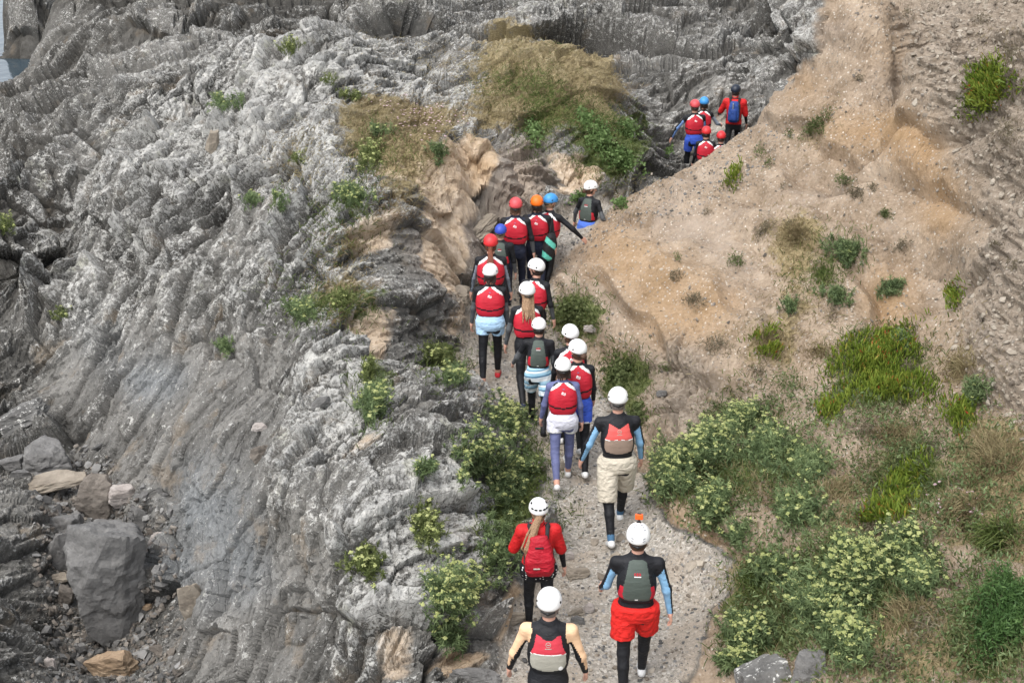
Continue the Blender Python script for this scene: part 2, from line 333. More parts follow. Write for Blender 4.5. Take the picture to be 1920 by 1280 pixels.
def np_mesh(name, V, F, mats, midx=None, smooth=True, attrs=None):
    """mesh from arrays; F is (n,3) or (n,4)"""
    me = bpy.data.meshes.new(name)
    V = np.ascontiguousarray(V, np.float32); F = np.ascontiguousarray(F, np.int32)
    me.vertices.add(len(V)); me.vertices.foreach_set('co', V.ravel())
    k = F.shape[1]
    me.loops.add(F.size); me.loops.foreach_set('vertex_index', F.ravel())
    me.polygons.add(len(F)); me.polygons.foreach_set('loop_start', np.arange(0, F.size, k, dtype=np.int32))
    me.polygons.foreach_set('loop_total', np.full(len(F), k, np.int32))
    for m in (mats if isinstance(mats, (list, tuple)) else [mats]): me.materials.append(m)
    if midx is not None: me.polygons.foreach_set('material_index', np.asarray(midx, np.int32))
    me.polygons.foreach_set('use_smooth', np.full(len(F), smooth, bool))
    for an, av in (attrs or {}).items():
        at = me.attributes.new(an, 'FLOAT_COLOR', 'POINT')
        c = np.ones((len(V), 4), np.float32); c[:, :av.shape[1]] = av
        at.data.foreach_set('color', c.ravel())
    me.update(calc_edges=True)
    return me

def tag(o, label=None, cat=None, group=None, kind=None):
    if label: o['label'] = label
    if cat: o['category'] = cat
    if group: o['group'] = group
    if kind: o['kind'] = kind
    return o

# ------------------------------------------------------------------ node helper
class NT_:
    def __init__(s, name):
        s.m = bpy.data.materials.new(name); s.m.use_nodes = True; s.t = s.m.node_tree; s.t.nodes.clear()
        s.out = s.t.nodes.new('ShaderNodeOutputMaterial'); s.b = s.t.nodes.new('ShaderNodeBsdfPrincipled')
        s.t.links.new(s.b.outputs[0], s.out.inputs[0])
        s.co = s.n('ShaderNodeTexCoord').outputs['Object']
    def n(s, t): return s.t.nodes.new(t)
    def L(s, a, i):
        if isinstance(a, (int, float)): i.default_value = a
        elif isinstance(a, (tuple, list)): i.default_value = tuple(a) + (1,) * (4 - len(a)) if len(i.default_value) == 4 else tuple(a)
        else: s.t.links.new(a, i)
    def mapping(s, scale=(1, 1, 1), rot=(0, 0, 0), vec=None):
        n = s.n('ShaderNodeMapping'); s.L(vec or s.co, n.inputs[0]); n.inputs['Scale'].default_value = scale; n.inputs['Rotation'].default_value = rot
        return n.outputs[0]
    def noise(s, scale, detail=4, rough=.55, vec=None, dist=0, col=False):
        n = s.n('ShaderNodeTexNoise'); s.L(vec or s.co, n.inputs['Vector']); n.inputs['Scale'].default_value = scale; n.inputs['Detail'].default_value = detail
        n.inputs['Roughness'].default_value = rough; n.inputs['Distortion'].default_value = dist
        return n.outputs['Color' if col else 'Fac']
    def vor(s, scale, feat='F1', vec=None, out='Distance', rnd=1):
        n = s.n('ShaderNodeTexVoronoi'); n.feature = feat; s.L(vec or s.co, n.inputs['Vector']); n.inputs['Scale'].default_value = scale; n.inputs['Randomness'].default_value = rnd
        return n.outputs[out]
    def ramp(s, fac, stops):
        n = s.n('ShaderNodeValToRGB'); s.L(fac, n.inputs[0]); e = n.color_ramp.elements
        while len(e) < len(stops): e.new(.5)
        for k, (p, c) in zip(e, stops):
            k.position = p; k.color = (c, c, c, 1) if isinstance(c, (int, float)) else tuple(c) + (1,)
        return n.outputs[0]
    def mix(s, fac, a, b, mode='MIX'):
        n = s.n('ShaderNodeMix'); n.data_type = 'RGBA'; n.blend_type = mode
        s.L(fac, n.inputs[0]); s.L(a, n.inputs[6]); s.L(b, n.inputs[7]); return n.outputs[2]
    def math(s, op, a, b=0, clamp=False):
        n = s.n('ShaderNodeMath'); n.operation = op; n.use_clamp = clamp; s.L(a, n.inputs[0]); s.L(b, n.inputs[1]); return n.outputs[0]
    def sstep(s, a, b, x):
        n = s.n('ShaderNodeMapRange'); n.interpolation_type = 'SMOOTHSTEP'; s.L(x, n.inputs[0]); s.L(a, n.inputs[1]); s.L(b, n.inputs[2]); return n.outputs[0]
    def attr(s, name):
        n = s.n('ShaderNodeAttribute'); n.attribute_name = name; q = s.n('ShaderNodeSeparateColor'); s.t.links.new(n.outputs['Color'], q.inputs[0]); return q.outputs
    def bump(s, h, strength=.5, dist=.02, nrm=None):
        n = s.n('ShaderNodeBump'); n.inputs['Strength'].default_value = strength; n.inputs['Distance'].default_value = dist; s.L(h, n.inputs['Height'])
        if nrm is not None: s.L(nrm, n.inputs['Normal'])
        return n.outputs[0]
    def fin(s, col, rough=.8, nrm=None, spec=.3):
        s.L(col, s.b.inputs['Base Color']); s.L(rough, s.b.inputs['Roughness']); s.b.inputs['Specular IOR Level'].default_value = spec
        if nrm is not None: s.L(nrm, s.b.inputs['Normal'])
        return s.m

def rock_colour(g, dark=0.0, lich=.5, blue=0.0, cav=.5, tone=.5, smooth=0.0):
    """grey slate with pale and black lichen; the last arguments may be sockets"""
    st = g.mapping((6, 1.2, 3), (0, 0, math.radians(17)))
    a = g.noise(1.1, 8, .62); b = g.noise(1.0, 7, .6, st); c = g.noise(9, 8, .7)
    v = g.math('ADD', g.math('MULTIPLY', a, .38), g.math('ADD', g.math('MULTIPLY', b, .2), g.math('MULTIPLY', c, .34)))
    v = g.math('ADD', v, g.math('MULTIPLY', g.math('SUBTRACT', tone, .42), .22))
    col = g.ramp(v, [(.32, (.032, .031, .028)), (.42, (.085, .082, .075)), (.51, (.155, .15, .138)), (.63, (.25, .24, .22))])
    sm_ = g.ramp(v, [(.3, (.07, .068, .063)), (.45, (.145, .14, .13)), (.6, (.23, .222, .205))])
    col = g.mix(g.math('MULTIPLY', smooth, .8), col, sm_)
    bl = g.ramp(g.noise(5, 6, .6, st), [(.3, (.13, .142, .148)), (.7, (.25, .265, .275))])
    col = g.mix(g.math('MULTIPLY', blue, .75), col, bl)
    # warm rusty tint in patches
    wt = g.math('MULTIPLY', g.sstep(.56, .7, g.noise(1.7, 5, .6)), .45)
    col = g.mix(wt, col, (.24, .19, .135))
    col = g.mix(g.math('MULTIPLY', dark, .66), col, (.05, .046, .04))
    # pale lichen: crusts of several sizes, on standing bits
    l1 = g.noise(11, 10, .72, None, .3); l2 = g.noise(34, 8, .75)
    th = g.math('SUBTRACT', .665, g.math('ADD', g.math('MULTIPLY', lich, .14), g.math('MULTIPLY', cav, .11)))
    lm = g.sstep(th, g.math('ADD', th, .018), l1)
    lm2 = g.math('MULTIPLY', g.sstep(g.math('ADD', th, -.02), g.math('ADD', th, .01), l2), .6)
    lm = g.math('MAXIMUM', lm, lm2)
    lc = g.mix(g.sstep(.45, .62, g.noise(3.1, 4)), (.47, .465, .44), (.62, .61, .57))
    lc = g.mix(g.math('MULTIPLY', g.sstep(.6, .7, g.noise(2.2, 4)), .5), lc, (.42, .42, .30))
    col = g.mix(g.math('MULTIPLY', lm, .66), col, lc)
    sp = g.sstep(.56, .60, g.noise(40, 7, .75))
    col = g.mix(g.math('MULTIPLY', sp, .42), col, (.05, .048, .045))
    return col, v, c, lm

def ground_material():
    g = NT_('coast_ground')
    A_ = g.attr('zone_a'); B_ = g.attr('zone_b'); E_ = g.attr('zone_e'); C_ = g.attr('zone_c'); D_ = g.attr('zone_d')
    dirt_, path_, dry_ = A_[0], A_[1], A_[2]
    dark_, blue_, lich_ = B_[0], B_[1], B_[2]
    tan_, orange_, cav_ = C_[0], C_[1], C_[2]
    butt_, green_, brown_ = D_[0], D_[1], D_[2]
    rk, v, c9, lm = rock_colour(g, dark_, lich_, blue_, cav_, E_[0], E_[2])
    # earth: tan with stones
    e1 = g.noise(2.2, 8, .65); e2 = g.noise(24, 6, .7)
    ec = g.ramp(g.math('ADD', g.math('MULTIPLY', e1, .6), g.math('MULTIPLY', e2, .4)), [(.3, (.115, .085, .058)), (.44, (.235, .18, .128)), (.56, (.33, .262, .195)), (.7, (.44, .365, .28))])
    ec = g.mix(g.math('MULTIPLY', g.sstep(.5, .7, g.noise(.9, 5, .6)), .5), ec, (.31, .26, .215))
    ec = g.mix(g.math('MULTIPLY', orange_, .65), ec, g.mix(e2, (.25, .145, .06), (.42, .27, .13)))
    vs = g.vor(30, 'F1', None, 'Color'); vd = g.vor(30)
    sv = g.n('ShaderNodeSeparateColor'); g.L(vs, sv.inputs[0])
    stone = g.math('MULTIPLY', g.sstep(.80, .86, sv.outputs[0]), g.sstep(.5, .35, vd))
    ec = g.mix(g.math('MULTIPLY', stone, .75), ec, g.ramp(sv.outputs[1], [(0, (.20, .18, .16)), (.6, (.42, .38, .33)), (1, (.6, .55, .48))]))
    bs = g.noise(3.0, 8, .7, g.mapping((2, 2, 9)))
    bc = g.ramp(bs, [(.3, (.11, .088, .067)), (.48, (.225, .19, .152)), (.62, (.33, .285, .235)), (.75, (.43, .385, .325))])
    ec = g.mix(g.math('MULTIPLY', butt_, .8), ec, bc)
    ec = g.mix(g.math('MULTIPLY', cav_, 0), ec, ec)
    # gravel path
    pv = g.vor(38, 'F1', None, 'Color'); pd = g.vor(38)
    ps = g.n('ShaderNodeSeparateColor'); g.L(pv, ps.inputs[0])
    pc = g.ramp(ps.outputs[0], [(0, (.24, .22, .19)), (.5, (.335, .308, .268)), (.85, (.41, .378, .33)), (1, (.52, .485, .435))])
    pc = g.mix(g.math('MULTIPLY', g.sstep(.45, .62, g.noise(1.3, 6, .6)), .65), pc, (.33, .275, .215))
    pc = g.mix(g.math('MULTIPLY', g.sstep(.5, .65, g.noise(60, 3, .6)), .45), pc, (.13, .12, .105))
    # tan clay and brown rock faces in the grey rock
    tc = g.ramp(g.noise(5, 8, .65), [(.3, (.30, .225, .155)), (.5, (.48, .385, .285)), (.7, (.60, .51, .41))])
    tc = g.mix(g.math('MULTIPLY', orange_, .6), tc, (.36, .22, .10))
    br = g.ramp(g.noise(4, 7, .65, g.mapping((1, 1, .4))), [(.3, (.17, .135, .11)), (.5, (.28, .23, .185)), (.7, (.38, .32, .26))])
    base = g.mix(brown_, rk, br)
    base = g.mix(g.sstep(.32, .6, g.math('ADD', tan_, g.math('MULTIPLY', g.math('SUBTRACT', e1, .5), .7))), base, tc)
    base = g.mix(g.sstep(.35, .65, dirt_), base, ec)
    base = g.mix(g.sstep(.3, .7, g.math('ADD', path_, g.math('MULTIPLY', g.math('SUBTRACT', e1, .5), .5))), base, pc)
    # turf: dry brown, then green moss and low plants
    gd = g.ramp(g.noise(28, 6, .7), [(.3, (.13, .10, .05)), (.5, (.25, .20, .105)), (.7, (.36, .295, .17))])
    gm = g.math('ADD', dry_, g.math('MULTIPLY', g.math('SUBTRACT', g.noise(6, 7, .65), .5), 1.1))
    base = g.mix(g.math('MULTIPLY', g.sstep(.36, .62, gm), .85), base, gd)
    gg = g.ramp(g.noise(22, 6, .7), [(.3, (.035, .05, .016)), (.5, (.085, .11, .035)), (.7, (.17, .19, .07))])
    gm = g.math('ADD', green_, g.math('MULTIPLY', g.math('SUBTRACT', g.noise(7, 7, .65), .5), 1.2))
    base = g.mix(g.math('MULTIPLY', g.sstep(.42, .66, gm), .9), base, gg)
    sv_ = g.mapping((30, 5, 16), (0, 0, math.radians(17))); hs = g.noise(1, 6, .7, sv_, .4)
    vc = g.vor(1, 'DISTANCE_TO_EDGE', g.mapping((9, 3, 6), (0, 0, math.radians(17))))
    rk_h = g.math('ADD', g.math('MULTIPLY', hs, .45), g.math('MULTIPLY', g.sstep(0, .05, vc), .35))
    rk_h = g.math('MULTIPLY', rk_h, g.math('SUBTRACT', 1.0, g.math('MAXIMUM', dirt_, path_), True))
    h = g.math('ADD', rk_h, g.math('ADD', g.math('MULTIPLY', c9, .6), g.math('ADD', g.math('MULTIPLY', e2, .5), g.math('ADD', g.math('MULTIPLY', g.noise(75, 6, .7), .35), g.math('MULTIPLY', lm, .12)))))
    n = g.bump(h, .7, .035)
    return g.fin(base, .95, n, .06)

MAT_GROUND = ground_material()
def flat(a): return a.reshape(-1, 1).astype(np.float32)
ATT = {'zone_a': np.concatenate([flat(dirt), flat(path), flat(zv['drygrass'])], 1),
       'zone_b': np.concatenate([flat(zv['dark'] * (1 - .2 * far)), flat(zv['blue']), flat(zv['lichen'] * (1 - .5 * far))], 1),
       'zone_c': np.concatenate([flat(zv['tan'] * (1 - far)), flat(zv['orange']), flat(.5 + .5 * cav)], 1),
       'zone_e': np.concatenate([flat(tone), flat(far), flat(zv['smooth'])], 1),
       'zone_d': np.concatenate([flat(np.maximum(zv['buttress'], zv['shale'])), flat(zv['green']), flat(zv['brown'])], 1)}
R_, C_n = GS
ii = np.arange(R_ * C_n).reshape(R_, C_n)
quads = np.stack([ii[:-1, :-1], ii[:-1, 1:], ii[1:, 1:], ii[1:, :-1]], -1).reshape(-1, 4)
qc = quads[:, 0]
cls = np.zeros(len(quads), np.int8)                     # 0 near rock
fl = lambda a: a.ravel()[qc]
cls[fl(dirt) > .5] = 1
cls[(fl(path) > .5) & (fl(dirt) <= .5)] = 2
cls[(fl(far) > .5) & (cls == 0)] = 3
for k, nm in enumerate(['rocky_ground', 'earth_slope', 'path', 'far_rocks']):
    q = quads[cls == k]
    u, inv = np.unique(q, return_inverse=True)
    me = np_mesh(nm, PF[u], inv.reshape(-1, 4), MAT_GROUND, smooth=False, attrs={a: v[u] for a, v in ATT.items()})
    tag(link(nm, me), kind='structure')

# sea
def water_material():
    g = NT_('sea_water')
    g.b.inputs['IOR'].default_value = 1.33
    n = g.bump(g.math('ADD', g.noise(1.4, 4, .5), g.noise(.35, 3, .5)), .12, .2)
    return g.fin((.035, .055, .07), .08, n, .5)
MW_ = water_material()
S = 500.0
sea = np_mesh('sea', [(-S, -40, -3.0), (S, -40, -3.0), (S, 2 * S, -3.0), (-S, 2 * S, -3.0)], [(0, 1, 2, 3)], MW_)
tag(link('sea', sea), kind='structure')

# ------------------------------------------------------------------ light, sky, camera
def setup():
    cam = bpy.data.cameras.new('camera'); co = link('camera', cam)
    cam.sensor_width = 36; cam.lens = FPX / 1920 * 36; cam.clip_end = 3000; cam.clip_start = .1
    co.location = (0, 0, CAMH); co.rotation_euler = (math.pi / 2 - PITCH, 0, 0)
    SC.camera = co
    el = math.radians(60)      # sun high behind the camera's left shoulder, through thin cloud
    w = bpy.data.worlds.new('World'); SC.world = w; w.use_nodes = True
    t = w.node_tree; t.nodes.clear()
    o = t.nodes.new('ShaderNodeOutputWorld'); b = t.nodes.new('ShaderNodeBackground'); s = t.nodes.new('ShaderNodeTexSky')
    s.sky_type = 'NISHITA'; s.sun_disc = False; s.sun_elevation = el; s.sun_rotation = SUNROT; s.air_density = 1.0; s.dust_density = 3.0; s.ozone_density = 1.0
    hs = t.nodes.new('ShaderNodeHueSaturation'); hs.inputs['Saturation'].default_value = .3
    t.links.new(s.outputs[0], hs.inputs['Color']); t.links.new(hs.outputs[0], b.inputs[0]); b.inputs[1].default_value = .15
    t.links.new(b.outputs[0], o.inputs[0])
    l = bpy.data.lights.new('sun', 'SUN'); l.energy = .65; l.angle = math.radians(40); l.color = (1, .96, .9)
    lo = link('sun', l)
    # direction towards the sun
    d = Vector((math.sin(SUNROT) * math.cos(el), math.cos(SUNROT) * math.cos(el), math.sin(el)))
    lo.rotation_euler = d.to_track_quat('Z', 'Y').to_euler(); lo.location = d * 60
    v = SC.view_settings; SC.display_settings.display_device = 'sRGB'; v.view_transform = 'Standard'; v.look = 'None'; v.gamma = 1; v.exposure = 1.2; v.use_curve_mapping = False
    SC.cycles.max_bounces = 5; SC.cycles.diffuse_bounces = 3; SC.cycles.transparent_max_bounces = 4
SUNROT = math.radians(-142)
setup()
# ------------------------------------------------------------------ distance-field modelling
def surface_nets(vol, org, h):
    """closed surface of vol<0 as quads"""
    s = vol < 0
    nx, ny, nz = vol.shape
    c = np.zeros((nx - 1, ny - 1, nz - 1), np.int8)
    sl = [slice(0, -1), slice(1, None)]
    for a in (0, 1):
        for b in (0, 1):
            for d in (0, 1): c += s[sl[a], sl[b], sl[d]]
    act = (c > 0) & (c < 8)
    I, J, K = np.nonzero(act)
    idx = np.full(act.shape, -1, np.int64); idx[I, J, K] = np.arange(len(I))
    acc = np.zeros((len(I), 3)); cnt = np.zeros(len(I))
    cor = [(a, b, d) for a in (0, 1) for b in (0, 1) for d in (0, 1)]
    for p in cor:
        for ax in range(3):
            if p[ax]: continue
            q = list(p); q[ax] = 1
            v0 = vol[I + p[0], J + p[1], K + p[2]]; v1 = vol[I + q[0], J + q[1], K + q[2]]
            m = (v0 < 0) != (v1 < 0)
            t = np.where(m, v0 / np.where(m, v0 - v1, 1), 0)
            pos = np.stack([np.full(len(I), float(p[k])) for k in range(3)], 1); pos[:, ax] = t
            acc += pos * m[:, None]; cnt += m
    V = (np.stack([I, J, K], 1) + acc / cnt[:, None]) * h + org
    Q = []
    for ax in range(3):
        a = [slice(None)] * 3; b = [slice(None)] * 3
        a[ax] = slice(0, -1); b[ax] = slice(1, None)
        s0 = s[tuple(a)]; s1 = s[tuple(b)]
        e = s0 != s1
        o1, o2 = (ax + 1) % 3, (ax + 2) % 3
        lim = [slice(None)] * 3; lim[o1] = slice(1, -1); lim[o2] = slice(1, -1)
        M = np.zeros_like(e); M[tuple(lim)] = True
        G = np.stack(np.nonzero(e & M), 1)
        if not len(G): continue
        def cell(d1, d2):
            g = G.copy(); g[:, o1] -= d1; g[:, o2] -= d2; return idx[g[:, 0], g[:, 1], g[:, 2]]
        q = np.stack([cell(1, 1), cell(0, 1), cell(0, 0), cell(1, 0)], 1)
        fl = ~s0[G[:, 0], G[:, 1], G[:, 2]]
        q[fl] = q[fl][:, ::-1]
        Q.append(q)
    return V, np.concatenate(Q)

def cap(a, b, ra, rb):
    a = np.asarray(a, np.float32); b = np.asarray(b, np.float32); ab = b - a; L2 = float(ab @ ab) + 1e-9
    def f(P):
        t = np.clip((P - a) @ ab / L2, 0, 1)
        d = P - a - t[:, None] * ab
        return np.sqrt((d * d).sum(1)) - (ra + (rb - ra) * t)
    f.bb = (np.minimum(a, b) - max(ra, rb), np.maximum(a, b) + max(ra, rb)); return f

class Frame:
    def __init__(s, o, ex, ey, ez): s.o = np.asarray(o, np.float32); s.M = np.stack([ex, ey, ez]).astype(np.float32)
    def loc(s, P): return (P - s.o) @ s.M.T
    def glob(s, p): return np.asarray(p, np.float32) @ s.M + s.o

def ellipsoid(fr, c, r):
    c = np.asarray(c, np.float32); r = np.asarray(r, np.float32)
    def f(P):
        q = (fr.loc(P) - c) / r
        k = np.sqrt((q * q).sum(1)); return (k - 1) * r.min()
    g = fr.glob(c); f.bb = (g - r.max(), g + r.max()); return f

def tube(fr, zs, ws, ds, off=0, grow=0.0, p=2.3, ycs=None):
    """body of superelliptic sections along a frame's z"""
    z0, z1 = zs[0], zs[-1]
    def f(P):
        q = fr.loc(P); z = q[:, 2]
        w = np.interp(z, zs, ws) + grow; d = np.interp(z, zs, ds) + grow
        yc = off if ycs is None else np.interp(z, zs, ycs)
        k = (np.abs(q[:, 0] / w) ** p + np.abs((q[:, 1] - yc) / d) ** p) ** (1 / p)
        return np.maximum((k - 1) * np.minimum(w, d), np.maximum(z0 - z, z - z1))
    m = max(max(ws), max(ds)) + grow + max(abs(off), 0 if ycs is None else max(map(abs, ycs))); g0, g1 = fr.glob((0, 0, z0)), fr.glob((0, 0, z1))
    f.bb = (np.minimum(g0, g1) - m, np.maximum(g0, g1) + m); return f

def smin(a, b, k):
    h = np.clip(.5 + .5 * (b - a) / k, 0, 1); return b + (a - b) * h - k * h * (1 - h)

def union(fs, k=.03):
    def f(P):
        d = fs[0](P)
        for g in fs[1:]: d = smin(d, g(P), k)
        return d
    f.bb = (np.min([g.bb[0] for g in fs], 0), np.max([g.bb[1] for g in fs], 0)); return f

def shape(f, h):
    lo, hi = f.bb; lo = lo - 3 * h; n = np.ceil((hi + 3 * h - lo) / h).astype(int) + 1
    ax = [lo[k] + np.arange(n[k]) * h for k in range(3)]
    G = np.stack(np.meshgrid(*ax, indexing='ij'), -1).reshape(-1, 3).astype(np.float32)
    vol = np.concatenate([f(G[i:i + 200000]) for i in range(0, len(G), 200000)]).reshape(n)
    vol[vol == 0] = 1e-7
    vol = np.where(np.abs(vol) > 10, 10, vol)
    return surface_nets(vol.astype(np.float64), lo, h)

def merge(parts):
    V, F, n = [], [], 0
    for v, f in parts: V.append(v); F.append(np.asarray(f) + n); n += len(v)
    return np.concatenate(V), np.concatenate(F)

# ------------------------------------------------------------------ cloth, skin and shell materials
_mats = {}
def cloth(name, col, rough=.75, bs=55, bstr=.25, var=.18, fold=1.0):
    if name in _mats: return _mats[name]
    g = NT_(name)
    n1 = g.noise(7, 5, .6); n2 = g.noise(bs * 3, 3, .6)
    dk = tuple(c * (1 - var) for c in col); lt = tuple(min(1, c * (1 + var)) for c in col)
    c = g.ramp(g.math('ADD', g.math('MULTIPLY', n1, .7), g.math('MULTIPLY', n2, .3)), [(.35, dk), (.65, lt)])
    fo = g.noise(11, 3, .5, g.mapping((1, 1, 1.9)), .8)
    nn = g.bump(n2, bstr * .4, .004, g.bump(fo, .45 * fold, .03))
    _mats[name] = g.fin(c, rough, nn, .25); return _mats[name]

def plain(name, col, rough=.4, spec=.5, bump=0.0):
    if name in _mats: return _mats[name]
    g = NT_(name); n = g.noise(30, 4, .6); n1 = g.noise(9, 5, .7)
    c = g.mix(g.math('MULTIPLY', n1, .5), col, tuple(x * .86 for x in col))
    r = g.math('ADD', rough - .08, g.math('MULTIPLY', n, .2))
    _mats[name] = g.fin(c, r, g.bump(n, bump, .004) if bump else None, spec); return _mats[name]

def hair_mat(name, a, b):
    if name in _mats: return _mats[name]
    g = NT_(name); n = g.noise(1, 5, .65, g.mapping((140, 140, 14)), .6)
    _mats[name] = g.fin(g.ramp(n, [(.35, a), (.65, b)]), .5, g.bump(n, .8, .012), .4); return _mats[name]

CM = {
 'skin': lambda: cloth('skin', (.56, .315, .235), .55, 40, .1, .1, .25),
 'black': lambda: cloth('black_neoprene', (.012, .0125, .015), .6, 60, .3, .3),
 'navy': lambda: cloth('navy_neoprene', (.014, .018, .036), .65, 60, .3, .3),
 'grey': lambda: cloth('grey_neoprene', (.085, .09, .095), .7, 60, .3, .2),
 'palegrey': lambda: cloth('pale_grey_neoprene', (.19, .22, .26), .7, 60, .3, .2),
 'skyblue': lambda: cloth('sky_blue_neoprene', (.20, .38, .57), .7, 60, .3, .12),
 'blue': lambda: cloth('blue_neoprene', (.16, .27, .52), .7, 60, .3, .15),
 'purple': lambda: cloth('violet_blue_lycra', (.125, .14, .27), .7, 60, .3, .15),
 'peach': lambda: cloth('peach_neoprene', (.74, .49, .30), .7, 60, .3, .1),
 'vestred': lambda: cloth('red_nylon', (.47, .018, .034), .55, 70, .35, .12, .8),
 'jacket': lambda: cloth('red_jacket_cloth', (.50, .014, .016), .6, 70, .35, .14, 1.6),
 'rucksackred': lambda: cloth('red_rucksack_cloth', (.36, .010, .022), .55, 80, .4, .25, 2.2),
 'coral': lambda: cloth('coral_nylon', (.62, .095, .085), .55, 70, .35, .1, .5),
 'coralred': lambda: cloth('faded_red_nylon', (.50, .04, .06), .55, 70, .35, .1, .5),
 'taupe': lambda: cloth('taupe_nylon', (.27, .20, .155), .6, 70, .35, .1, .5),
 'stone': lambda: cloth('stone_grey_nylon', (.33, .32, .27), .6, 70, .35, .1, .5),
 'greygreen': lambda: cloth('grey_green_nylon', (.072, .09, .078), .6, 70, .35, .12, .6),
 'white': lambda: cloth('white_trim', (.74, .74, .72), .6, 70, .2, .06, .3),
 'paleblue': lambda: cloth('pale_blue_cotton', (.40, .60, .80), .8, 70, .35, .06, 1.6),
 'whitecotton': lambda: cloth('white_cotton', (.66, .66, .74), .8, 70, .35, .05, 1.6),
 'royal': lambda: cloth('royal_blue_cotton', (.045, .10, .50), .75, 70, .35, .12, 1.6),
 'midblue': lambda: cloth('mid_blue_cotton', (.08, .17, .60), .75, 70, .35, .12, 1.6),
 'redshorts': lambda: cloth('red_cotton', (.60, .02, .016), .75, 70, .35, .1, 2.0),
 'beige': lambda: cloth('beige_cotton', (.52, .47, .38), .85, 70, .4, .1, 2.2),
 'tealcloth': lambda: cloth('turquoise_cloth', (.12, .50, .40), .6, 70, .3, .1),
 'rucksackblue': lambda: cloth('blue_rucksack_cloth', (.02, .055, .22), .6, 80, .4, .25, 1.4),
 'darkcloth': lambda: cloth('charcoal_cloth', (.02, .02, .022), .7, 80, .4, .25, 1.2),
 'helmwhite': lambda: plain('white_helmet_shell', (.80, .80, .78), .42, .4, .04),
 'helmred': lambda: plain('red_helmet_shell', (.62, .03, .035), .42, .4, .04),
 'helmpink': lambda: plain('faded_red_helmet_shell', (.60, .075, .085), .45, .4, .04),
 'helmorange': lambda: plain('orange_helmet_shell', (.80, .16, .012), .42, .4, .04),
 'helmsky': lambda: plain('sky_blue_helmet_shell', (.05, .27, .62), .42, .4, .04),
 'helmblue': lambda: plain('dark_blue_helmet_shell', (.035, .075, .42), .42, .4, .04),
 'helmnavy': lambda: plain('navy_helmet_shell', (.012, .018, .032), .42, .4, .04),
 'plastic': lambda: plain('black_plastic', (.012, .012, .012), .5, .4),
 'greyplastic': lambda: plain('grey_plastic', (.22, .23, .25), .5, .4),
 'orangeplastic': lambda: plain('orange_plastic', (.85, .11, .01), .4, .4),
 'glass': lambda: plain('lens_glass', (.01, .01, .015), .1, .6),
 'shoewhite': lambda: plain('white_shoe', (.68, .68, .67), .7, .3, .3),
 'shoered': lambda: plain('red_shoe', (.50, .025, .035), .7, .3, .3),
 'shoeblack': lambda: plain('black_shoe', (.014, .014, .017), .7, .3, .3),
 'shoenavy': lambda: plain('navy_shoe', (.02, .026, .06), .7, .3, .3),
 'shoebrown': lambda: plain('brown_boot', (.085, .045, .028), .75, .3, .3),
 'sole': lambda: plain('pale_rubber_sole', (.56, .55, .52), .8, .2),
 'sockblue': lambda: cloth('blue_sock', (.06, .14, .24), .85, 60, .3, .1),
 'eye': lambda: plain('eye', (.03, .02, .015), .2, .5),
 'lips': lambda: plain('lips', (.40, .13, .11), .5, .4),
 'ginger': lambda: hair_mat('auburn_hair', (.09, .022, .010), (.24, .075, .035)),
 'brown': lambda: hair_mat('brown_hair', (.035, .017, .010), (.12, .06, .034)),
 'dark': lambda: hair_mat('dark_brown_hair', (.010, .006, .005), (.045, .025, .018)),
 'fair': lambda: hair_mat('light_brown_hair', (.13, .07, .036), (.42, .27, .155)),
 'greyhair': lambda: hair_mat('grey_hair', (.09, .075, .065), (.26, .22, .20)),
}
def dots_mat():
    g = NT_('polka_dot_cloth'); d = g.vor(30, 'F1', None, 'Distance', .35)
    return g.fin(g.mix(g.sstep(.30, .25, d), (.012, .012, .014), (.7, .7, .68)), .75, g.bump(g.noise(11, 3), .4, .03), .2)
def stripe_mat():
    g = NT_('striped_board_shorts_cloth')
    z = g.n('ShaderNodeSeparateXYZ'); g.L(g.mapping((1, 1, 1), (.1, .12, 0)), z.inputs[0])
    q = g.math('FRACT', g.math('ADD', g.math('MULTIPLY', z.outputs[2], 5.2), g.math('MULTIPLY', g.noise(5, 2), .25)))
    c = g.ramp(q, [(0, (.55, .62, .66)), (.16, (.06, .16, .27)), (.26, (.30, .52, .66)), (.45, (.62, .68, .70)), (.6, (.10, .25, .38)), (.68, (.35, .56, .70)), (.86, (.66, .70, .71))])
    c.node.color_ramp.interpolation = 'CONSTANT'
    return g.fin(c, .75, g.bump(g.noise(11, 3), .5, .03), .2)
CM['polka'] = lambda: _mats.setdefault('polka', dots_mat()) if 'polka' in _mats else _mats.setdefault('polka', dots_mat())
CM['striped'] = lambda: _mats['striped'] if 'striped' in _mats else _mats.setdefault('striped', stripe_mat())
def M_(k): return CM[k]()

def mesh_obj(name, V, F, mats, cl=None, parent=None, s=1.0, smooth=True):
    """mesh whose faces take the materials named by cl"""
    if cl is None: me = np_mesh(name, V * s, F, M_(mats) if isinstance(mats, str) else mats, smooth=smooth)
    else:
        names = sorted(set(cl.tolist())); k = {n: i for i, n in enumerate(names)}
        me = np_mesh(name, V * s, F, [M_(n) for n in names], np.array([k[c] for c in cl]), smooth)
    return link(name, me, parent)

def rad(a): return math.radians(a)

def rounded_box(fr, c, r, rr):
    c = np.asarray(c, np.float32); r = np.asarray(r, np.float32)
    def f(P):
        q = np.abs(fr.loc(P) - c) - (r - rr)
        return np.sqrt((np.maximum(q, 0) ** 2).sum(1)) + np.minimum(q.max(1), 0) - rr
    g = fr.glob(c); m = float(np.linalg.norm(r)); f.bb = (g - m, g + m); return f

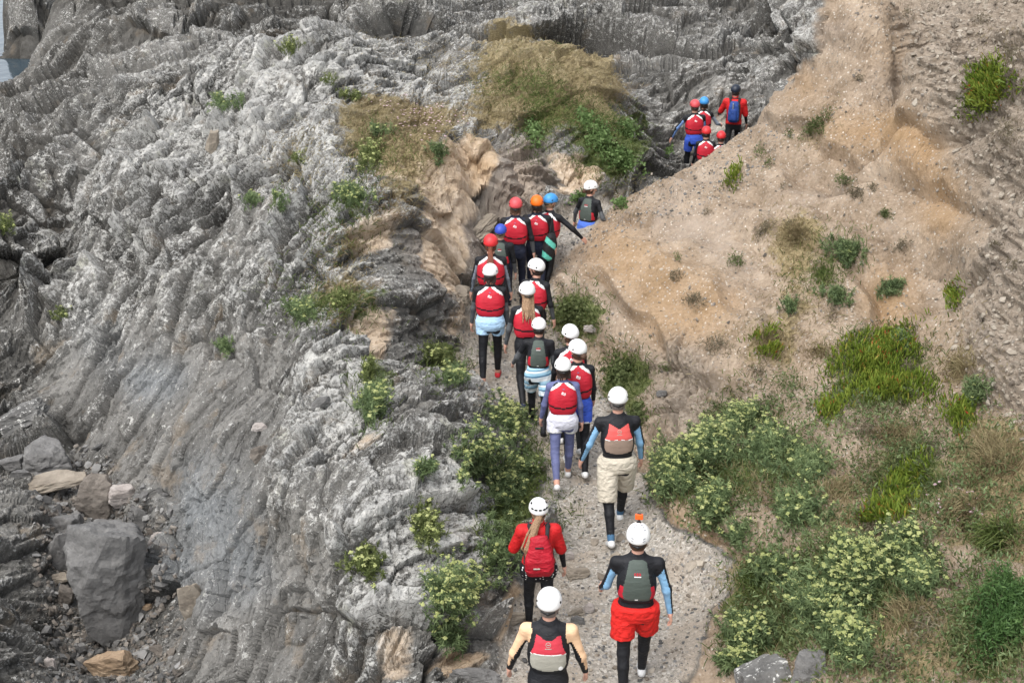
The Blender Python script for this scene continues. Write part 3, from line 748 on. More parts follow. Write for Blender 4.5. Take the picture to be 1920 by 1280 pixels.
# ------------------------------------------------------------------ one person
class Person:
    """skeleton for a figure whose helmet top is 1.80 above the sole; y is forward"""
    def __init__(s, fem=False, lean=6, legs=((18, 5), (-16, 22)), arms=((5, 10, 15), (-5, 10, 15)), head=(0, 12), twist=0, width=1.0):
        s.fem = fem
        L = rad(lean); ez = np.array([0, math.sin(L), math.cos(L)]); ey = np.array([0, math.cos(L), -math.sin(L)]); ex = np.array([1., 0, 0])
        t = rad(twist); ex2 = ex * math.cos(t) + ey * math.sin(t); ey2 = -ex * math.sin(t) + ey * math.cos(t)
        o = np.array([0, 0, 0.])
        s.leg = []
        low = 9
        for sd, (a, b) in zip((-1, 1), legs):
            hip = np.array([sd * .09, 0, -.02]); A = rad(a); Bk = rad(b)
            kn = hip + .43 * np.array([sd * .03, math.sin(A), -math.cos(A)])
            an = kn + .41 * np.array([-sd * .02, math.sin(A - Bk), -math.cos(A - Bk)])
            ph = max(0, -(a - b) - 8) * .9 if a < 5 else -4          # trailing heel lifts
            ph = rad(ph)
            f = np.array([0, math.cos(ph), -math.sin(ph)]); u = np.array([0, math.sin(ph), math.cos(ph)])
            ball = an + f * .12 - u * .085
            heel = an - f * .05 - u * .085
            low = min(low, ball[2], heel[2], (an + f * .17 - u * .08)[2])
            s.leg.append(dict(hip=hip, kn=kn, an=an, f=f, u=u, sd=sd))
        s.dz = np.array([0, 0, -low])
        for l in s.leg:
            for k in ('hip', 'kn', 'an'): l[k] = l[k] + s.dz
        s.pel = o + s.dz
        s.T = Frame(s.pel, ex2, ey2, ez)
        s.sw = (.165 if fem else .188) * width
        s.arm = []
        for sd, am in zip((-1, 1), arms):
            sw, ab, el = am[:3]; fa = am[3] if len(am) > 3 else ab * .55
            sh = s.T.glob((sd * s.sw, 0, .465))
            def dr(sw_, ab_):
                a_, b_ = rad(sw_), rad(ab_)
                return ex2 * sd * math.sin(b_) + (np.array([0, 1, 0]) * (math.cos(t)) + ex * (-math.sin(t))) * math.sin(a_) * math.cos(b_) + np.array([0, 0, -1]) * math.cos(a_) * math.cos(b_)
            d1 = dr(sw, ab); d2 = dr(sw + el, fa)
            e = sh + d1 * .29; w = e + d2 * .255
            s.arm.append(dict(sh=sh, el=e, wr=w, d1=d1, d2=d2, sd=sd, out=ex2 * sd, fw=np.cross(np.cross(d2, ex2 * sd), d2)))
        nb = s.T.glob((0, .005, .535))
        hy, hp = rad(head[0]), rad(head[1])
        fy = np.array([-math.sin(hy) * math.cos(hp), math.cos(hy) * math.cos(hp), -math.sin(hp)]); rx = np.array([math.cos(hy), math.sin(hy), 0]); uz = np.cross(rx, fy)
        s.nb = nb
        s.H = Frame(nb + np.array([0, .02, .175]), rx, fy, uz)
        s.width = width
        top = s.H.glob((0, 0, .145)); s.top = top
        z = [-.14, -.05, .03, .11, .19, .28, .37, .45, .50, .535, .575]
        if fem:
            w = [.10, .165, .172, .150, .128, .135, .148, .142, .118, .07, .055]; d = [.08, .115, .122, .105, .092, .10, .108, .098, .085, .062, .055]
        else:
            w = [.10, .150, .160, .150, .143, .155, .172, .172, .145, .085, .064]; d = [.08, .108, .115, .108, .102, .11, .118, .106, .092, .072, .062]
        s.prof = (z, [x * width for x in w], d)

    def shell(s, k=.0): return tube(s.T, *s.prof, grow=k)

    def body(s, root, sc, h, style):
        fs = [s.shell()]
        for a in s.arm:
            fs.append(cap(s.T.glob((a['sd'] * .08, -.005, .485)), a['sh'], .050, .051))
            k = .9 if s.fem else 1.0
            fs.append(cap(a['sh'], a['el'], .051 * k, .044 * k)); fs.append(cap(a['el'], a['wr'], .044 * k, .029 * k))
        for l in s.leg:
            k = .97 if s.fem else 1.0
            fs.append(cap(l['hip'], l['kn'], .088 * k, .058 * k)); fs.append(cap(l['kn'], l['an'], .056 * k, .036 * k))
            m = l['kn'] * .68 + l['an'] * .32 - l['f'] * .018
            fs.append(cap(l['kn'] - l['f'] * .008, m, .045, .050 * k)); fs.append(cap(m, l['an'], .046, .03))
            fs.append(cap(l['hip'] - np.array([0, .045, .01]), l['hip'] - np.array([0, .03, .07]), .07, .07))
        V1, F1 = shape(union(fs, .028), h)
        # head
        H = s.H
        hs = [ellipsoid(H, (0, 0, 0.02), (.076, .096, .105)), ellipsoid(H, (0, .028, -.055), (.058, .066, .062)), cap(H.glob((0, -.012, -.06)), s.nb - s.T.M[2] * .02, .054, .058),
              cap(H.glob((0, .088, .0)), H.glob((0, .108, -.038)), .010, .015), cap(H.glob((0, .075, -.098)), H.glob((0, .07, -.1)), .022, .022)]
        for sd in (-1, 1): hs.append(ellipsoid(H, (sd * .079, -.008, -.01), (.013, .028, .036)))
        V2, F2 = shape(union(hs, .014), min(h, .011))
        parts = [(V1, F1), (V2, F2)]; tags = [0] * len(F1) + [1] * len(F2)
        # hands: palm, four fingers and a thumb, loosely curled
        for a in s.arm:
            d = a['d2'] / np.linalg.norm(a['d2']); out = a['out'] - d * (a['out'] @ d); out = out / np.linalg.norm(out)
            fw = np.cross(d, out) * (1 if (np.cross(d, out) @ np.array([0, 1, 0])) > 0 else -1)      # thumb side faces forward
            w = a['wr']; inn = -out
            hf = [cap(w, w + d * .03, .027, .026)]
            for q in (-.026, -.009, .009, .026): hf.append(cap(w + d * .02 + fw * q * .8, w + d * .082 + fw * q, .017, .0135))
            for q, ln in ((.027, .068), (.0095, .078), (-.009, .072), (-.026, .056)):
                b0 = w + d * .082 + fw * q; b1 = b0 + d * ln * .5 + inn * .006; b2 = b1 + (d * .75 + inn * .65) * ln * .32; b3 = b2 + (d * .45 + inn * .9) * ln * .25
                hf += [cap(b0, b1, .0105, .0095), cap(b1, b2, .0095, .0088), cap(b2, b3, .0088, .0075)]
            t0 = w + d * .035 + fw * .026; t1 = t0 + (d * .7 + fw * .6 + inn * .3) * .04; t2 = t1 + (d * .95 + fw * .1 + inn * .3) * .034
            hf += [cap(t0, t1, .014, .012), cap(t1, t2, .0115, .009)]
            v, f = shape(union(hf, .006), .0075 if h < .017 else .010)
            parts.append((v, f)); tags += [2] * len(f)
        V, F = merge(parts); tags = np.array(tags)
        C = V[F].mean(1)
        cl = np.full(len(F), style['suit'], dtype='<U14')
        nt = tags == 0
        # which limb each face belongs to
        def segd(P, a, b):
            ab = b - a; t = np.clip((P - a) @ ab / (ab @ ab), 0, 1); q = P - a - t[:, None] * ab; return np.sqrt((q * q).sum(1)), t, q
        lo = s.T.loc(C)
        best = np.where((lo[:, 2] > -.1), np.abs(np.sqrt((lo[:, 0] * .8) ** 2 + lo[:, 1] ** 2)) - .10, 9.0)
        reg = np.zeros(len(F), int); tt = np.zeros(len(F)); side = np.zeros(len(F))
        segs = []
        for i, a in enumerate(s.arm): segs += [(1, a['sh'], a['el'], .05, a['out']), (2, a['el'], a['wr'], .037, a['out'])]
        for i, l in enumerate(s.leg): segs += [(3, l['hip'], l['kn'], .073, np.array([l['sd'], 0, 0])), (4, l['kn'], l['an'], .046, np.array([l['sd'], 0, 0]))]
        for r, a, b, ra, ov in segs:
            d, t, q = segd(C, a, b); d = d - ra
            m = d < best; best = np.where(m, d, best); reg[m] = r; tt[m] = t[m]
            sv = (q @ ov) / (np.sqrt((q * q).sum(1)) + 1e-6); side[m] = sv[m]
        for r, key in ((1, 'uarm'), (2, 'farm'), (3, 'thigh'), (4, 'shin')):
            fn = style.get(key)
            if fn is None: continue
            m = nt & (reg == r)
            if callable(fn): cl[m] = fn(tt[m], side[m], C[m], s)
            else: cl[m] = fn
        if 'neck' in style: cl[nt & (reg == 0) & (lo[:, 2] > .515)] = style['neck']
        if style.get('ankle'): cl[nt & (reg == 4) & (tt > .86)] = style['ankle']
        hd = tags == 1; cl[hd] = 'skin'
        cl[hd & (s.T.loc(C)[:, 2] < .565)] = style.get('neck', style['suit'])
        hl = H.loc(C)
        for sd in (-1, 1): cl[hd & (((hl - (sd * .031, .088, .002)) ** 2).sum(1) < .011 ** 2)] = 'eye'
        cl[hd & (np.abs(hl[:, 0]) < .024) & (np.abs(hl[:, 2] + .072) < .007) & (hl[:, 1] > .06)] = 'lips'
        cl[hd & (np.abs(np.abs(hl[:, 0]) - .031) < .016) & (np.abs(hl[:, 2] - .022) < .005) & (hl[:, 1] > .06)] = 'eye'
        cl[tags == 2] = style.get('hand', 'skin')
        return mesh_obj('body', V, F, None, cl, root, sc)

    # ---- clothing
    def vest(s, root, sc, h, kind):
        z = [.10, .16, .24, .33, .40, .45, .505, .53]; wd = s.width * (.95 if s.fem else 1.0)
        w = [.158, .186, .197, .196, .182, .165, .135, .09] if kind == 'red' else [.148, .168, .178, .170, .150, .130, .100, .06]
        d = [.120, .142, .155, .157, .146, .130, .105, .08]
        w = [x * wd for x in w]
        tb = tube(s.T, z, w, d, p=2.8)
        neck = cap(s.T.glob((0, .05, .50)), s.T.glob((0, .03, .64)), .082, .10)
        soft = .012
        f = lambda P: np.maximum(tb(P), -neck(P))
        f.bb = tb.bb
        V, F = shape(f, h * .8)
        C = V[F].mean(1); q = s.T.loc(C); x = np.abs(q[:, 0]); zz = q[:, 2]; back = q[:, 1] < .02
        cl = np.full(len(F), 'vestred', dtype='<U14')
        if kind == 'red':
            k = zz + .72 * x
            cl[(k > .538) & (k < .575) & (zz > .40)] = 'white'
            cl[(k >= .575) & (zz > .40)] = 'black'
            cl[(np.abs(zz - .205 - .03 * (x / .17) ** 2) < .012)] = 'black'
            cl[zz < .117] = 'black'
        elif kind == 'grey':
            pw = np.interp(zz, [.12, .20, .30, .42, .52], [.105, .128, .118, .095, .075]) * wd
            cl[:] = 'black'
            cl[(zz > .15) & (zz < .31) & (x < .165 * wd) & (x < .165 * wd + .2 * (.2 - zz))] = 'vestred'
            cl[(x < pw) & (zz > .14)] = 'greygreen'
            cl[(x >= pw) & (zz >= .29)] = 'black'
        elif kind in ('coral', 'coral2'):
            cl[:] = 'black'
            pw = np.interp(zz, [.13, .2, .30, .37, .44, .47], [.12, .15, .147, .118, .105, .10]) * wd
            top = .445 - .02 * np.cos(np.clip(x / .1, 0, 1) * math.pi)
            cl[(x < pw) & (zz < top) & (zz > .297) & back] = 'coral' if kind == 'coral' else 'coralred'
            cl[(x < pw) & (zz <= .305) & (zz > .297) & back] = 'white'
            cl[(x < pw) & (zz <= .297) & (zz > .135 + .03 * (x / .15) ** 2) & back] = 'taupe' if kind == 'coral' else 'stone'
        o = mesh_obj('buoyancy_aid', V, F, None, cl, root, sc)
        # emblem on the back
        def back_y(xx, zz): 
            ww = np.interp(zz, z, w); dd = np.interp(zz, z, d)
            return -dd * (1 - np.minimum(np.abs(xx) / ww, .98) ** 2.8) ** (1 / 2.8) - .004
        def patch(name, pts, mat):
            """little flat badge following the back panel, pts in (across, up)"""
            Vs, Fs = [], []
            for poly in pts:
                n0 = len(Vs); k = len(poly) // 2
                for dep in (0, .008):
                    for (a, b) in poly: Vs.append(s.T.glob((a, float(back_y(a, b)) + dep, b)))
                m = len(poly)
                for i in range(k - 1):
                    Fs.append((n0 + i, n0 + i + 1, n0 + m - 2 - i, n0 + m - 1 - i))
                for i in range(m): Fs.append((n0 + (i + 1) % m, n0 + i, n0 + m + i, n0 + m + (i + 1) % m))
            mesh_obj(name, np.array(Vs), np.array(Fs), mat, None, o, sc, False)
        def arc(cx, cz, r0, r1, a0, a1, n=7):
            t = np.radians(np.linspace(a0, a1, n))
            return [(cx + r0 * math.cos(k), cz + r0 * math.sin(k)) for k in t] + [(cx + r1 * math.cos(k), cz + r1 * math.sin(k)) for k in t[::-1]]
        if kind == 'red':
            cz = .405
            patch('emblem', [arc(0, cz, .010, .017, 60, 330), arc(.006, cz + .004, .0, .007, 0, 350), arc(-.002, cz, .017, .026, 100, 200), arc(0, cz, .019, .026, -60, 30)], 'white')
            patch('badge', [[(-.012, .466), (.012, .466), (.010, .456), (-.010, .456)]], 'purple')
        elif kind == 'grey':
            cz = .415
            patch('emblem', [arc(-.020, cz, .006, .012, 40, 320), [(-.006, cz + .012), (.004, cz + .012), (.004, cz - .012), (-.006, cz - .012)], arc(.018, cz, .006, .012, -140, 140)], 'vestred')
            patch('badge', [[(-.032, cz - .018), (.032, cz - .018), (.032, cz - .026), (-.032, cz - .026)]], 'white')
            patch('label_tab', [[(-.018, .158), (.010, .158), (.010, .149), (-.018, .149)]], 'white')
        else:
            cz = .395
            patch('emblem', [arc(0, cz, .019, .023, 0, 180, 9), arc(0, cz, .019, .023, 180, 360, 9), [(-.012, cz + .003), (.012, cz + .003), (.012, cz - .003), (-.012, cz - .003)]], 'stone')
            patch('badge', [[(-.028, cz - .032), (.028, cz - .032), (.028, cz - .037), (-.028, cz - .037)]], 'stone')
            if kind == 'coral2': patch('reflective_disc', [arc(.105 * wd, .165, .0, .020, 0, 350, 12)], 'white')
        return o

    def shorts(s, root, sc, h, mat, hem=.55, loose=.02, top=.115, name='shorts', trim=None):
        z, w, d = s.prof
        tb = tube(s.T, [-.11, -.05, .03, top], [.10 + loose, w[1] + loose * 1.1, w[2] + loose, w[3] + loose * .8], [.09 + loose, d[1] + loose, d[2] + loose, d[3] + loose * .8])
        legs = []
        for l in s.leg:
            dr = (l['kn'] - l['hip']) / .43; L = hem * .43; lat = np.array([l['sd'] * (.004 + loose * .35), 0, 0])
            c = cap(l['hip'] + lat * .5, l['hip'] + lat + dr * (L + .05), .088 + loose, .070 + loose * .95)
            legs.append((c, l['hip'], dr, L))
        def fold(P): return .004 * np.sin(P[:, 2] * 55 + 9 * np.sin(P[:, 0] * 17)) * (loose > .02)
        def leg(k, P):
            c, hip, dr, L = legs[k]; t = (P - hip) @ dr
            return np.maximum(c(P) + fold(P), t - L)
        def f(P):
            dd = smin(smin(tb(P), leg(0, P), .02), leg(1, P), .012)
            dd = smin(leg(0, P), smin(leg(1, P), tb(P), .02), .008)
            return np.maximum(dd, s.T.loc(P)[:, 2] - top)
        f.bb = (np.min([tb.bb[0]] + [c[0].bb[0] for c in legs], 0), np.max([tb.bb[1]] + [c[0].bb[1] for c in legs], 0))
        V, F = shape(f, h * .85)
        cl = None
        if trim:
            C = V[F].mean(1); t = np.minimum(*[np.abs((C - g[1]) @ g[2] - g[3]) for g in legs])
            cl = np.full(len(F), mat, dtype='<U14'); cl[t < .016] = trim
        return mesh_obj(name, V, F, mat, cl, root, sc)

    def helmet(s, root, sc, mat, vents=0, cam=False, tilt=0):
        H = s.H; c, sn = math.cos(rad(tilt)), math.sin(rad(tilt))
        nu, nv = 40, 18
        a, b, ch = .110, .131, .122
        def pt(u, v, k=1.0):
            # u azimuth from the right, v 0 top .. 1 rim
            vm = 1.78 - .22 * math.sin(u) - .10 * abs(math.cos(u)) ** 3
            th = v * vm
            e = .94
            st, ct = math.sin(th), math.cos(th)
            x = a * k * math.copysign(abs(math.cos(u)) ** e, math.cos(u)) * st; y = b * k * math.copysign(abs(math.sin(u)) ** e, math.sin(u)) * st; zz = ch * k * (ct if ct > 0 else ct * .9)
            return H.glob((x, y * c - zz * sn - .004, zz * c + y * sn + .022))
        V = [pt(0, 0)]; F4 = []
        for j in range(1, nv + 1):
            for i in range(nu): V.append(pt(2 * math.pi * i / nu, j / nv))
        for j, k in ((nv, .93), (nv - 2, .9)):
            for i in range(nu): V.append(pt(2 * math.pi * i / nu, j / nv, k))
        V = np.array(V)
        F = [(0, 1 + i, 1 + (i + 1) % nu, 1 + (i + 1) % nu) for i in range(nu)]
        for j in range(nv + 1):
            for i in range(nu):
                q = 1 + j * nu
                F.append((q + i, q + nu + i, q + nu + (i + 1) % nu, q + (i + 1) % nu))
        # top fan as triangles needs its own mesh pass: use bmesh-free trick of a tiny cap ring
        F = np.array(F); F[:nu, 3] = F[:nu, 0]
        me = bpy.data.meshes.new('helmet')
        me.from_pydata((V * sc).tolist(), [], [tuple(f[:3]) if f[0] == f[3] else tuple(f) for f in F.tolist()])
        me.materials.append(M_(mat))
        for p in me.polygons: p.use_smooth = True
        o = link('helmet', me, root)
        def disc(name, u, v, ru, rv, m, n=10, rot=0.0):
            cc = pt(u, v, 1.0); n1 = pt(u, v, 1.03) - cc; n1 /= np.linalg.norm(n1)
            t1 = pt(u + .02, v) - cc; t1 -= n1 * (t1 @ n1); t1 /= np.linalg.norm(t1); t2 = np.cross(n1, t1)
            r1 = t1 * math.cos(rot) + t2 * math.sin(rot); r2 = -t1 * math.sin(rot) + t2 * math.cos(rot)
            Vd = [cc + n1 * .004]
            for dz in (.003, -.006):
                for i in range(n):
                    g = 2 * math.pi * i / n; Vd.append(cc + r1 * ru * math.cos(g) + r2 * rv * math.sin(g) + n1 * dz)
            Fd = [(0, 1 + i, 1 + (i + 1) % n) for i in range(n)] + [(1 + i, 1 + n + i, 1 + n + (i + 1) % n, 1 + (i + 1) % n) for i in range(n)]
            mm = bpy.data.meshes.new(name); mm.from_pydata((np.array(Vd) * sc).tolist(), [], Fd); mm.materials.append(M_(m)); link(name, mm, o)
        if vents == 0:
            for u in (-.42, -2.72, .42, 2.72): disc('rivet', u, .78, .0115, .0115, 'plastic')
        elif vents == 1:
            for u in (-.75, -1.15, -1.57, -1.99, -2.4): disc('vent', u, .70, .021, .011, 'plastic')
            for u in (-.3, -2.84, .6, 2.5): disc('vent', u, .50, .020, .016, 'plastic', 6)
        else:
            for u, r in ((-1.1, .35), (-2.04, -.35)):
                disc('vent', u, .72, .016, .0045, 'greyplastic', 10, r); disc('vent', u, .82, .015, .003, 'greyplastic', 10, r * .6)
                for v in (.18, .3, .42): disc('vent', u + (.25 if u > -1.5 else -.25), v, .015, .0045, 'greyplastic', 10, 0)
        # padded cradle at the nape, then the chin strap
        v, f = shape(union([cap(H.glob((-.05, -.082, -.048)), H.glob((0, -.103, -.058)), .013, .016), cap(H.glob((.05, -.082, -.048)), H.glob((0, -.103, -.058)), .013, .016)], .01), .008)
        mesh_obj('nape_pad', v, f, 'plastic', None, o, sc)
        for sd in (-1, 1):
            v, f = shape(union([cap(H.glob((sd * .088, -.02, -.01)), H.glob((sd * .07, .03, -.095)), .006, .006), cap(H.glob((sd * .07, .03, -.095)), H.glob((0, .05, -.125)), .006, .006),
                                cap(H.glob((sd * .088, -.02, -.01)), H.glob((sd * .05, -.088, -.05)), .006, .006)], .004), .006)
            mesh_obj('chin_strap', v, f, 'plastic', None, o, sc)
        if cam:
            T0 = s.H.glob((0, .01, .142)); fr = Frame(T0, H.M[0], H.M[1], H.M[2])
            v, f = shape(rounded_box(fr, (0, .0, .055), (.036, .017, .026), .006), .005)
            k = mesh_obj('action_camera', v, f, 'orangeplastic', None, o, sc)
            v, f = shape(union([cap(fr.glob((0, 0, -.015)), fr.glob((0, 0, .032)), .009, .009), rounded_box(fr, (0, 0, .002), (.022, .022, .006), .004), rounded_box(fr, (0, 0, .084), (.020, .012, .004), .003)], .004), .005)
            mesh_obj('camera_mount', v, f, 'plastic', None, k, sc)
            v, f = shape(cap(fr.glob((.012, .014, .055)), fr.glob((.012, .022, .055)), .012, .012), .004)
            mesh_obj('lens', v, f, 'glass', None, k, sc)
        return o

    def hair(s, root, sc, h, mat, kind):
        H = s.H; fs = []
        back = ellipsoid(H, (0, -.014, -.022), (.084, .097, .112))
        face = cap(H.glob((0, .10, -.06)), H.glob((0, .10, .06)), .085, .085)
        nk = H.glob((0, 0, -.085 if kind != 'long' else -.12))
        def capf(P): return np.maximum(np.maximum(back(P), -face(P)), -(H.loc(P)[:, 2] + (.105 if kind == 'short' else .115)))
        capf.bb = back.bb; fs.append(capf)
        rg = random.Random(int(abs(s.top[1]) * 1e5) + len(mat))
        if kind in ('tail', 'side', 'bun'):
            b0 = H.glob((0, -.095, -.035))
            if kind == 'bun': fs.append(ellipsoid(H, (.01, -.118, -.065), (.042, .036, .042)))
            else:
                fs.append(ellipsoid(H, (0, -.10, -.04), (.025, .022, .025)))
                n = 40; dx0 = -.085 if kind == 'side' else .0; ln = .46 if kind == 'side' else .27
                for i in range(n):
                    r = rg.gauss(0, .022 if kind == 'side' else .013); r2 = rg.gauss(0, .013)
                    end_x = dx0 + rg.gauss(0, .030); L = ln * rg.uniform(.72, 1.05)
                    p0 = b0 + np.array([r * .5, -.008, 0]); p1 = s.T.glob((dx0 * .55 + r, -.165 + r2, .50 - .04)); 
                    if kind == 'side': p1 = s.T.glob((-.075 + r, -.18 + r2, .48)); p2 = s.T.glob((-.115 + r * 1.6 + rg.gauss(0, .008), -.215 + r2, .33)); p3 = s.T.glob((-.125 + rg.gauss(0, .02), -.20 + r2, .33 - .17 * rg.uniform(.5, 1.1)))
                    else: p2 = p1 + np.array([r, -.005, -L * .45]); p3 = p2 + np.array([rg.gauss(0, .02), .0, -L * .35])
                    fs += [cap(p0, p1, .010, .012), cap(p1, p2, .012, .011), cap(p2, p3, .011, .003)]
        if kind == 'long':
            for i in range(30):
                x = rg.uniform(-.075, .075); p0 = H.glob((x, -.078 + abs(x) * .5, -.05)); p1 = s.T.glob((x * 1.15, -.135 + abs(x) * .5 + rg.gauss(0, .008), .50)); p2 = s.T.glob((x * 1.35 + rg.gauss(0, .012), -.178 + abs(x) * .25, .38 + rg.uniform(-.09, .06)))
                fs += [cap(p0, p1, .013, .013), cap(p1, p2, .013, .004)]
        if kind == 'bob':
            for i in range(18):
                x = rg.uniform(-.08, .08); p0 = H.glob((x, -.07 + abs(x) * .6, -.05)); p1 = H.glob((x * 1.1, -.085 + abs(x) * .6, -.14 + rg.uniform(-.025, .02)))
                fs.append(cap(p0, p1, .015, .006))
        V, F = shape(union(fs, .008), .0085 if h < .017 else .012)
        return mesh_obj('hair', V, F, mat, None, root, sc)

    def shoes(s, root, sc, h, mat, sole='sole', boot=False):
        for l in s.leg:
            fr = Frame(l['an'], np.array([1., 0, 0]), l['f'], l['u'])
            fs = [ellipsoid(fr, (0, -.028, -.045), (.040, .050, .045)), ellipsoid(fr, (l['sd'] * .004, .085, -.058), (.047, .088, .034)), cap(fr.glob((0, .0, -.03)), fr.glob((0, .07, -.05)), .036, .033)]
            if boot: fs.append(cap(fr.glob((0, -.004, -.02)), fr.glob((0, -.006, .09)), .046, .050))
            u = union(fs, .025)
            f = lambda P, fr=fr, u=u: np.maximum(u(P), -(fr.loc(P)[:, 2] + .083))
            f.bb = u.bb
            V, F = shape(f, .010)
            C = V[F].mean(1); q = fr.loc(C); cl = np.full(len(F), mat, dtype='<U14'); cl[q[:, 2] < -.062] = sole
            if mat == 'shoewhite': cl[(q[:, 2] > -.062) & (np.abs(np.sin(q[:, 1] * 95)) > .88) & (q[:, 1] > -.02)] = 'greyplastic'
            mesh_obj('boot' if boot else 'shoe', V, F, None, cl, root, sc)
# ------------------------------------------------------------------ the party
def panel(col, black='black', cut=.55, tcut=-1):
    """sleeve in a colour with a black outer stripe"""
    def f(t, sd, C, s):
        out = np.full(len(t), col, dtype='<U14'); out[sd > cut] = black
        if tcut > 0: out[t < tcut * (1 - .5 * sd)] = black
        return out
    return f
def upto(a, b, cut):
    return lambda t, sd, C, s: np.where(t < cut, a, b)
def cuff(a, b, cut):
    return lambda t, sd, C, s: np.where(t > cut, b, a)
def peach_arm(t, sd, C, s): return np.where((sd > -.25 + .9 * (t - .55)) | (t < .3), 'peach', 'black')
def peach_fore(t, sd, C, s): return np.where((sd > .45) & (t < .75), 'peach', 'black')

WHO = []
def person(head, foot=None, height=None, z=None, yaw=0, h=.0155, suit='black', sleeve=None, lab='', **k):
    """stand a figure so that its helmet shows at head and its feet at foot (photo pixels)"""
    pk = {a: k[a] for a in ('fem', 'lean', 'legs', 'arms', 'twist', 'width') if a in k}; pk['head'] = k.get('look', (0, 12))
    p = Person(**pk)
    cy, sy = math.cos(rad(yaw)), math.sin(rad(yaw))
    tx, ty, tz = p.top; off = np.array([tx * cy - ty * sy, tx * sy + ty * cy, tz])
    def gz(x, y): return terrain_z(x, y) if z is None else z
    if foot is not None:
        g = at_z(foot[0], foot[1], 0.0)
        for _ in range(4): g = at_z(foot[0], foot[1], gz(g[0], g[1]))
        Y = g[1]; zz = g[2]; lo, hi = .7, 1.3
        for _ in range(40):
            sc = (lo + hi) / 2
            q = project(np.array([0, Y, zz]) + off * sc)
            if q[1] > head[1]: lo = sc
            else: hi = sc
        X = (head[0] - 960) / FPX * q[2] - off[0] * sc
    else:
        sc = height / 1.80; lo, hi = 8.0, 34.0
        for _ in range(50):
            Y = (lo + hi) / 2; dep = project(np.array([0, Y, 1.5]))[2]; X = (head[0] - 960) / FPX * dep
            zz = gz(X, Y); q = project(np.array([X, Y, zz]) + off * sc)
            if q[1] > head[1]: lo = Y
            else: hi = Y
        X = (head[0] - 960) / FPX * q[2] - off[0] * sc
        zz = gz(X, Y)
    root = bpy.data.objects.new('person', None); COL.objects.link(root)
    root.location = (X, Y, zz); root.rotation_euler = (0, 0, rad(yaw)); root.empty_display_size = .3
    tag(root, lab, 'person', 'people walking in a line along the path')
    st = dict(suit=suit); st.update(k.get('style', {}))
    p.body(root, sc, h, st)
    if k.get('vest'): p.vest(root, sc, h, k['vest'])
    if k.get('shorts'): p.shorts(root, sc, h, **k['shorts'])
    for extra in k.get('extra', []): extra(p, root, sc, h)
    p.helmet(root, sc, k.get('helm', 'helmwhite'), k.get('vents', 0), k.get('cam', False), k.get('tilt', 4))
    if k.get('hair'): p.hair(root, sc, h, *k['hair'])
    if k.get('shoes'): p.shoes(root, sc, h, *k['shoes'])
    WHO.append((root, p, sc)); return root, p, sc

GREYARM = {'farm': 'grey', 'uarm': upto('black', 'grey', .62)}
BLUEARM = {'uarm': panel('skyblue', 'black', .62, .28), 'farm': panel('skyblue', 'black', .62)}

def jacket(p, root, sc, h):
    """short-sleeved red jacket over the black top"""
    z, w, d = p.prof
    fs = [tube(p.T, [-.02] + z[3:10], [x + .022 for x in w[2:10]], [x + .024 for x in d[2:10]])]
    for a in p.arm:
        fs.append(cap(p.T.glob((a['sd'] * .08, 0, .48)), a['sh'], .068, .074)); fs.append(cap(a['sh'], a['el'] * .95 + a['sh'] * .05, .072, .066))
    V, F = shape(union(fs, .03), h * .85); mesh_obj('jacket', V, F, 'jacket', None, root, sc)
def collar(p, root, sc, h):
    f1 = cap(p.T.glob((0, 0, .52)), p.T.glob((0, .012, .585)), .074, .068)
    V, F = shape(f1, h * .7); mesh_obj('collar', V, F, 'jacket', None, root, sc)
def polka_skirt(p, root, sc, h): 
    p.shorts(root, sc, h, 'polka', .18, .026, .10, 'skirt')

# front of the line -> back (nearest the camera last)
person((1381,158), height=1.80, z=-.45, yaw=-12, h=.02, suit='black', lab='leader in red tee shirt and black helmet carrying a blue rucksack', lean=8, legs=((-14,20),(20,6)), arms=((18,24,45),(6,12,20)), look=(-10,10),
       helm='helmnavy', shoes=('shoeblack',), hair=('dark','short'), extra=[jacket, collar])
LEADER = WHO[-1]
person((1321,181), height=1.70, z=-.45, yaw=-8, h=.02, style={'uarm': upto('black','palegrey',.3), 'farm': 'palegrey'}, lab='person in sky blue helmet and red vest behind the far red helmets', fem=True, legs=((12,4),(-12,16)), arms=((10,8,20),(10,34,60)), vest='red', helm='helmsky', hair=('dark','bob'), shoes=('shoeblack',))
person((1303,186), height=1.78, z=-.45, yaw=5, h=.02, style={'uarm': panel('blue','black',.5,.3), 'farm': panel('blue','black',.5)}, lab='person in faded red helmet and blue shorts with pale blue sleeve held out left', legs=((16,4),(-14,18)), arms=((5,38,12),(10,12,25)), vest='red', helm='helmpink', hair=('brown','short'), shorts=dict(mat='royal', hem=.6), shoes=('shoeblack',))
person((1353,245), height=1.62, z=-.55, yaw=-10, h=.02, lab='person in red helmet seen only from the shoulders up at the dirt ridge', fem=True, vest='red', helm='helmred', hair=('brown','short'), shoes=('shoeblack',))
person((1325,236), height=1.66, z=-.5, yaw=-5, h=.02, lab='person in red helmet and red vest low down at the far dirt ridge', fem=True, legs=((16,4),(-14,18)), arms=((5,12,25),(0,8,10)), vest='red', helm='helmred', hair=('dark','short'), shoes=('shoeblack',))
